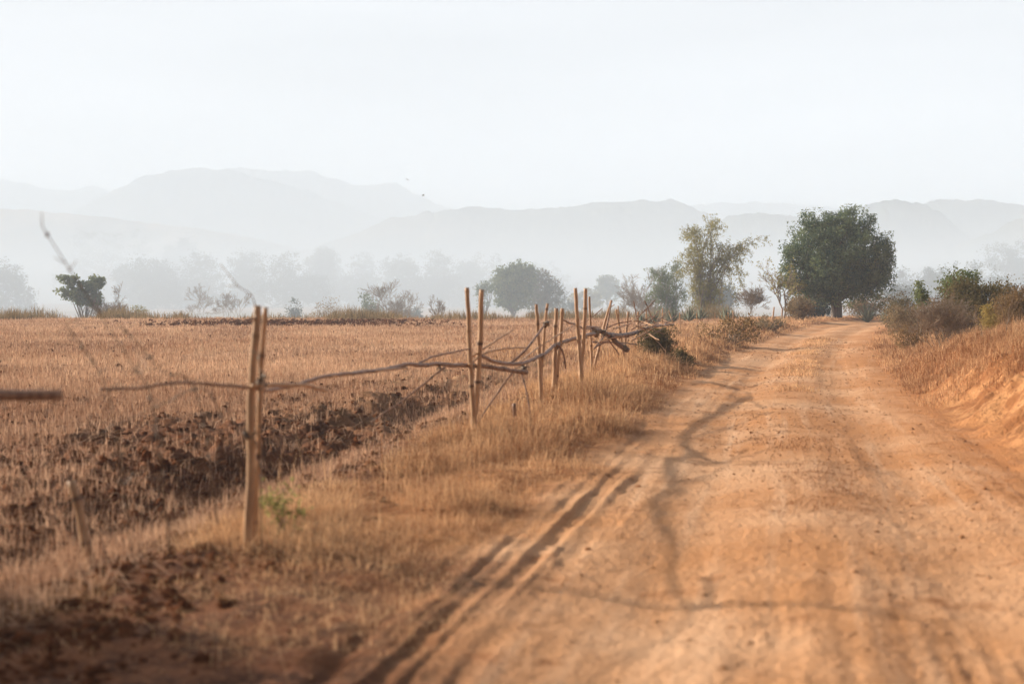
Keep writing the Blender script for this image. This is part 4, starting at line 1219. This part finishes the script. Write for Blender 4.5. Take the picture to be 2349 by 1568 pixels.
# a dense bush left of the picture whose shade fills the near left corner
def shade_bush():
    x, Y = -6.9, 7.8
    z = hz(x, Y)
    B = [(0, 0, 0.9, 1.1, 1.1, 0.9), (0.2, -1.0, 0.9, 1.0, 1.0, 0.9), (-0.2, 0.2, 1.6, 1.0, 0.8, 0.8), (-0.3, -0.6, 1.6, 1.0, 0.9, 0.7), (-0.2, -2.0, 1.0, 1.0, 1.0, 1.0), (0.6, -3.2, 0.9, 0.9, 0.9, 0.9)]
    tree('hedge_bush', 'dense dark bush just left of the picture that shades the near corner', x, Y, B, 0.5, 0.05, 650, 80, 0.18, 0.13, M_GREEN, 501, cat='bush')
shade_bush()

# two birds over the valley
def bird(label, px, py, Y, seed, roll):
    mb = MB()
    bd = [(-0.10, 0, 0), (-0.05, 0, 0.004), (0.0, 0, 0.004), (0.045, 0, 0.008), (0.075, 0, 0.012), (0.095, 0, 0.010)]
    tube(mb, bd, [0.006, 0.018, 0.026, 0.022, 0.015, 0.003], 8, 0.3)
    for sgn in (-1, 1):
        V = []
        for (a, fx, bx, up) in ((0.01, 0.035, -0.03, 0.005), (0.07, 0.045, -0.02, 0.03), (0.13, 0.015, -0.035, 0.028), (0.19, -0.045, -0.055, 0.01)):
            V += [(fx, sgn * a, up), (bx, sgn * a, up), (bx, sgn * a, up - 0.004), (fx, sgn * a, up - 0.004)]
        q = [(i * 4 + j, i * 4 + (j + 1) % 4, i * 4 + 4 + (j + 1) % 4, i * 4 + 4 + j) for i in range(3) for j in range(4)]
        mb.add(V, q, None, 0.3)
    mb.add([(-0.09, -0.006, 0), (-0.09, 0.006, 0), (-0.16, 0.03, 0), (-0.13, 0, 0), (-0.16, -0.03, 0)], [(0, 1, 2, 3), (0, 3, 4, 0)][:1], [(0, 3, 4)], 0.3)
    o = mb.build('bird', M_BARK, None, True)
    o.scale = (0.6, 0.6, 0.6)
    o.location = at(px, py, Y); o.rotation_euler = (roll, -0.15, seed * 1.3)
    return tag(o, label, 'bird', 'birds over the valley')
bird('upper left of two tiny dark birds flying before the hills', 934, 412, 62, 1, 0.5)
bird('lower right of two tiny dark birds flying before the hills', 971, 448, 58, 2, -0.4)

# ------------------------------------------------------------------ the hazy air
def air(name, loc, size, rot, density, color, aniso, label):
    x, y, z = (v / 2 for v in size)
    V = [(a * x, b * y, c * z) for c in (-1, 1) for b in (-1, 1) for a in (-1, 1)]
    Q = [(0, 2, 3, 1), (4, 5, 7, 6), (0, 1, 5, 4), (2, 6, 7, 3), (0, 4, 6, 2), (1, 3, 7, 5)]
    m, n, l, out = nodes_of(label.replace(' ', '_'))
    v = n.new('ShaderNodeVolumePrincipled')
    v.inputs['Color'].default_value = rgb(color)
    v.inputs['Density'].default_value = density
    v.inputs['Anisotropy'].default_value = aniso
    l.new(v.outputs[0], out.inputs['Volume'])
    o = MB().add(V, Q).build(name, m)
    o.location = loc; o.rotation_euler = (0, 0, rot)
    return tag(o, label, 'haze', kind='stuff')
air('haze', (0, 1300, 86), (4600, 2900, 222), 0, 0.00098, (0.748, 0.864, 1.0), 0.0, 'thin pale haze hanging over the whole valley')
air('haze', (0, 742, 4.5), (3200, 1280, 25), R(4.5), 0.0048, (0.768, 0.882, 1.0), 0.0, 'denser white mist lying low on the valley floor')
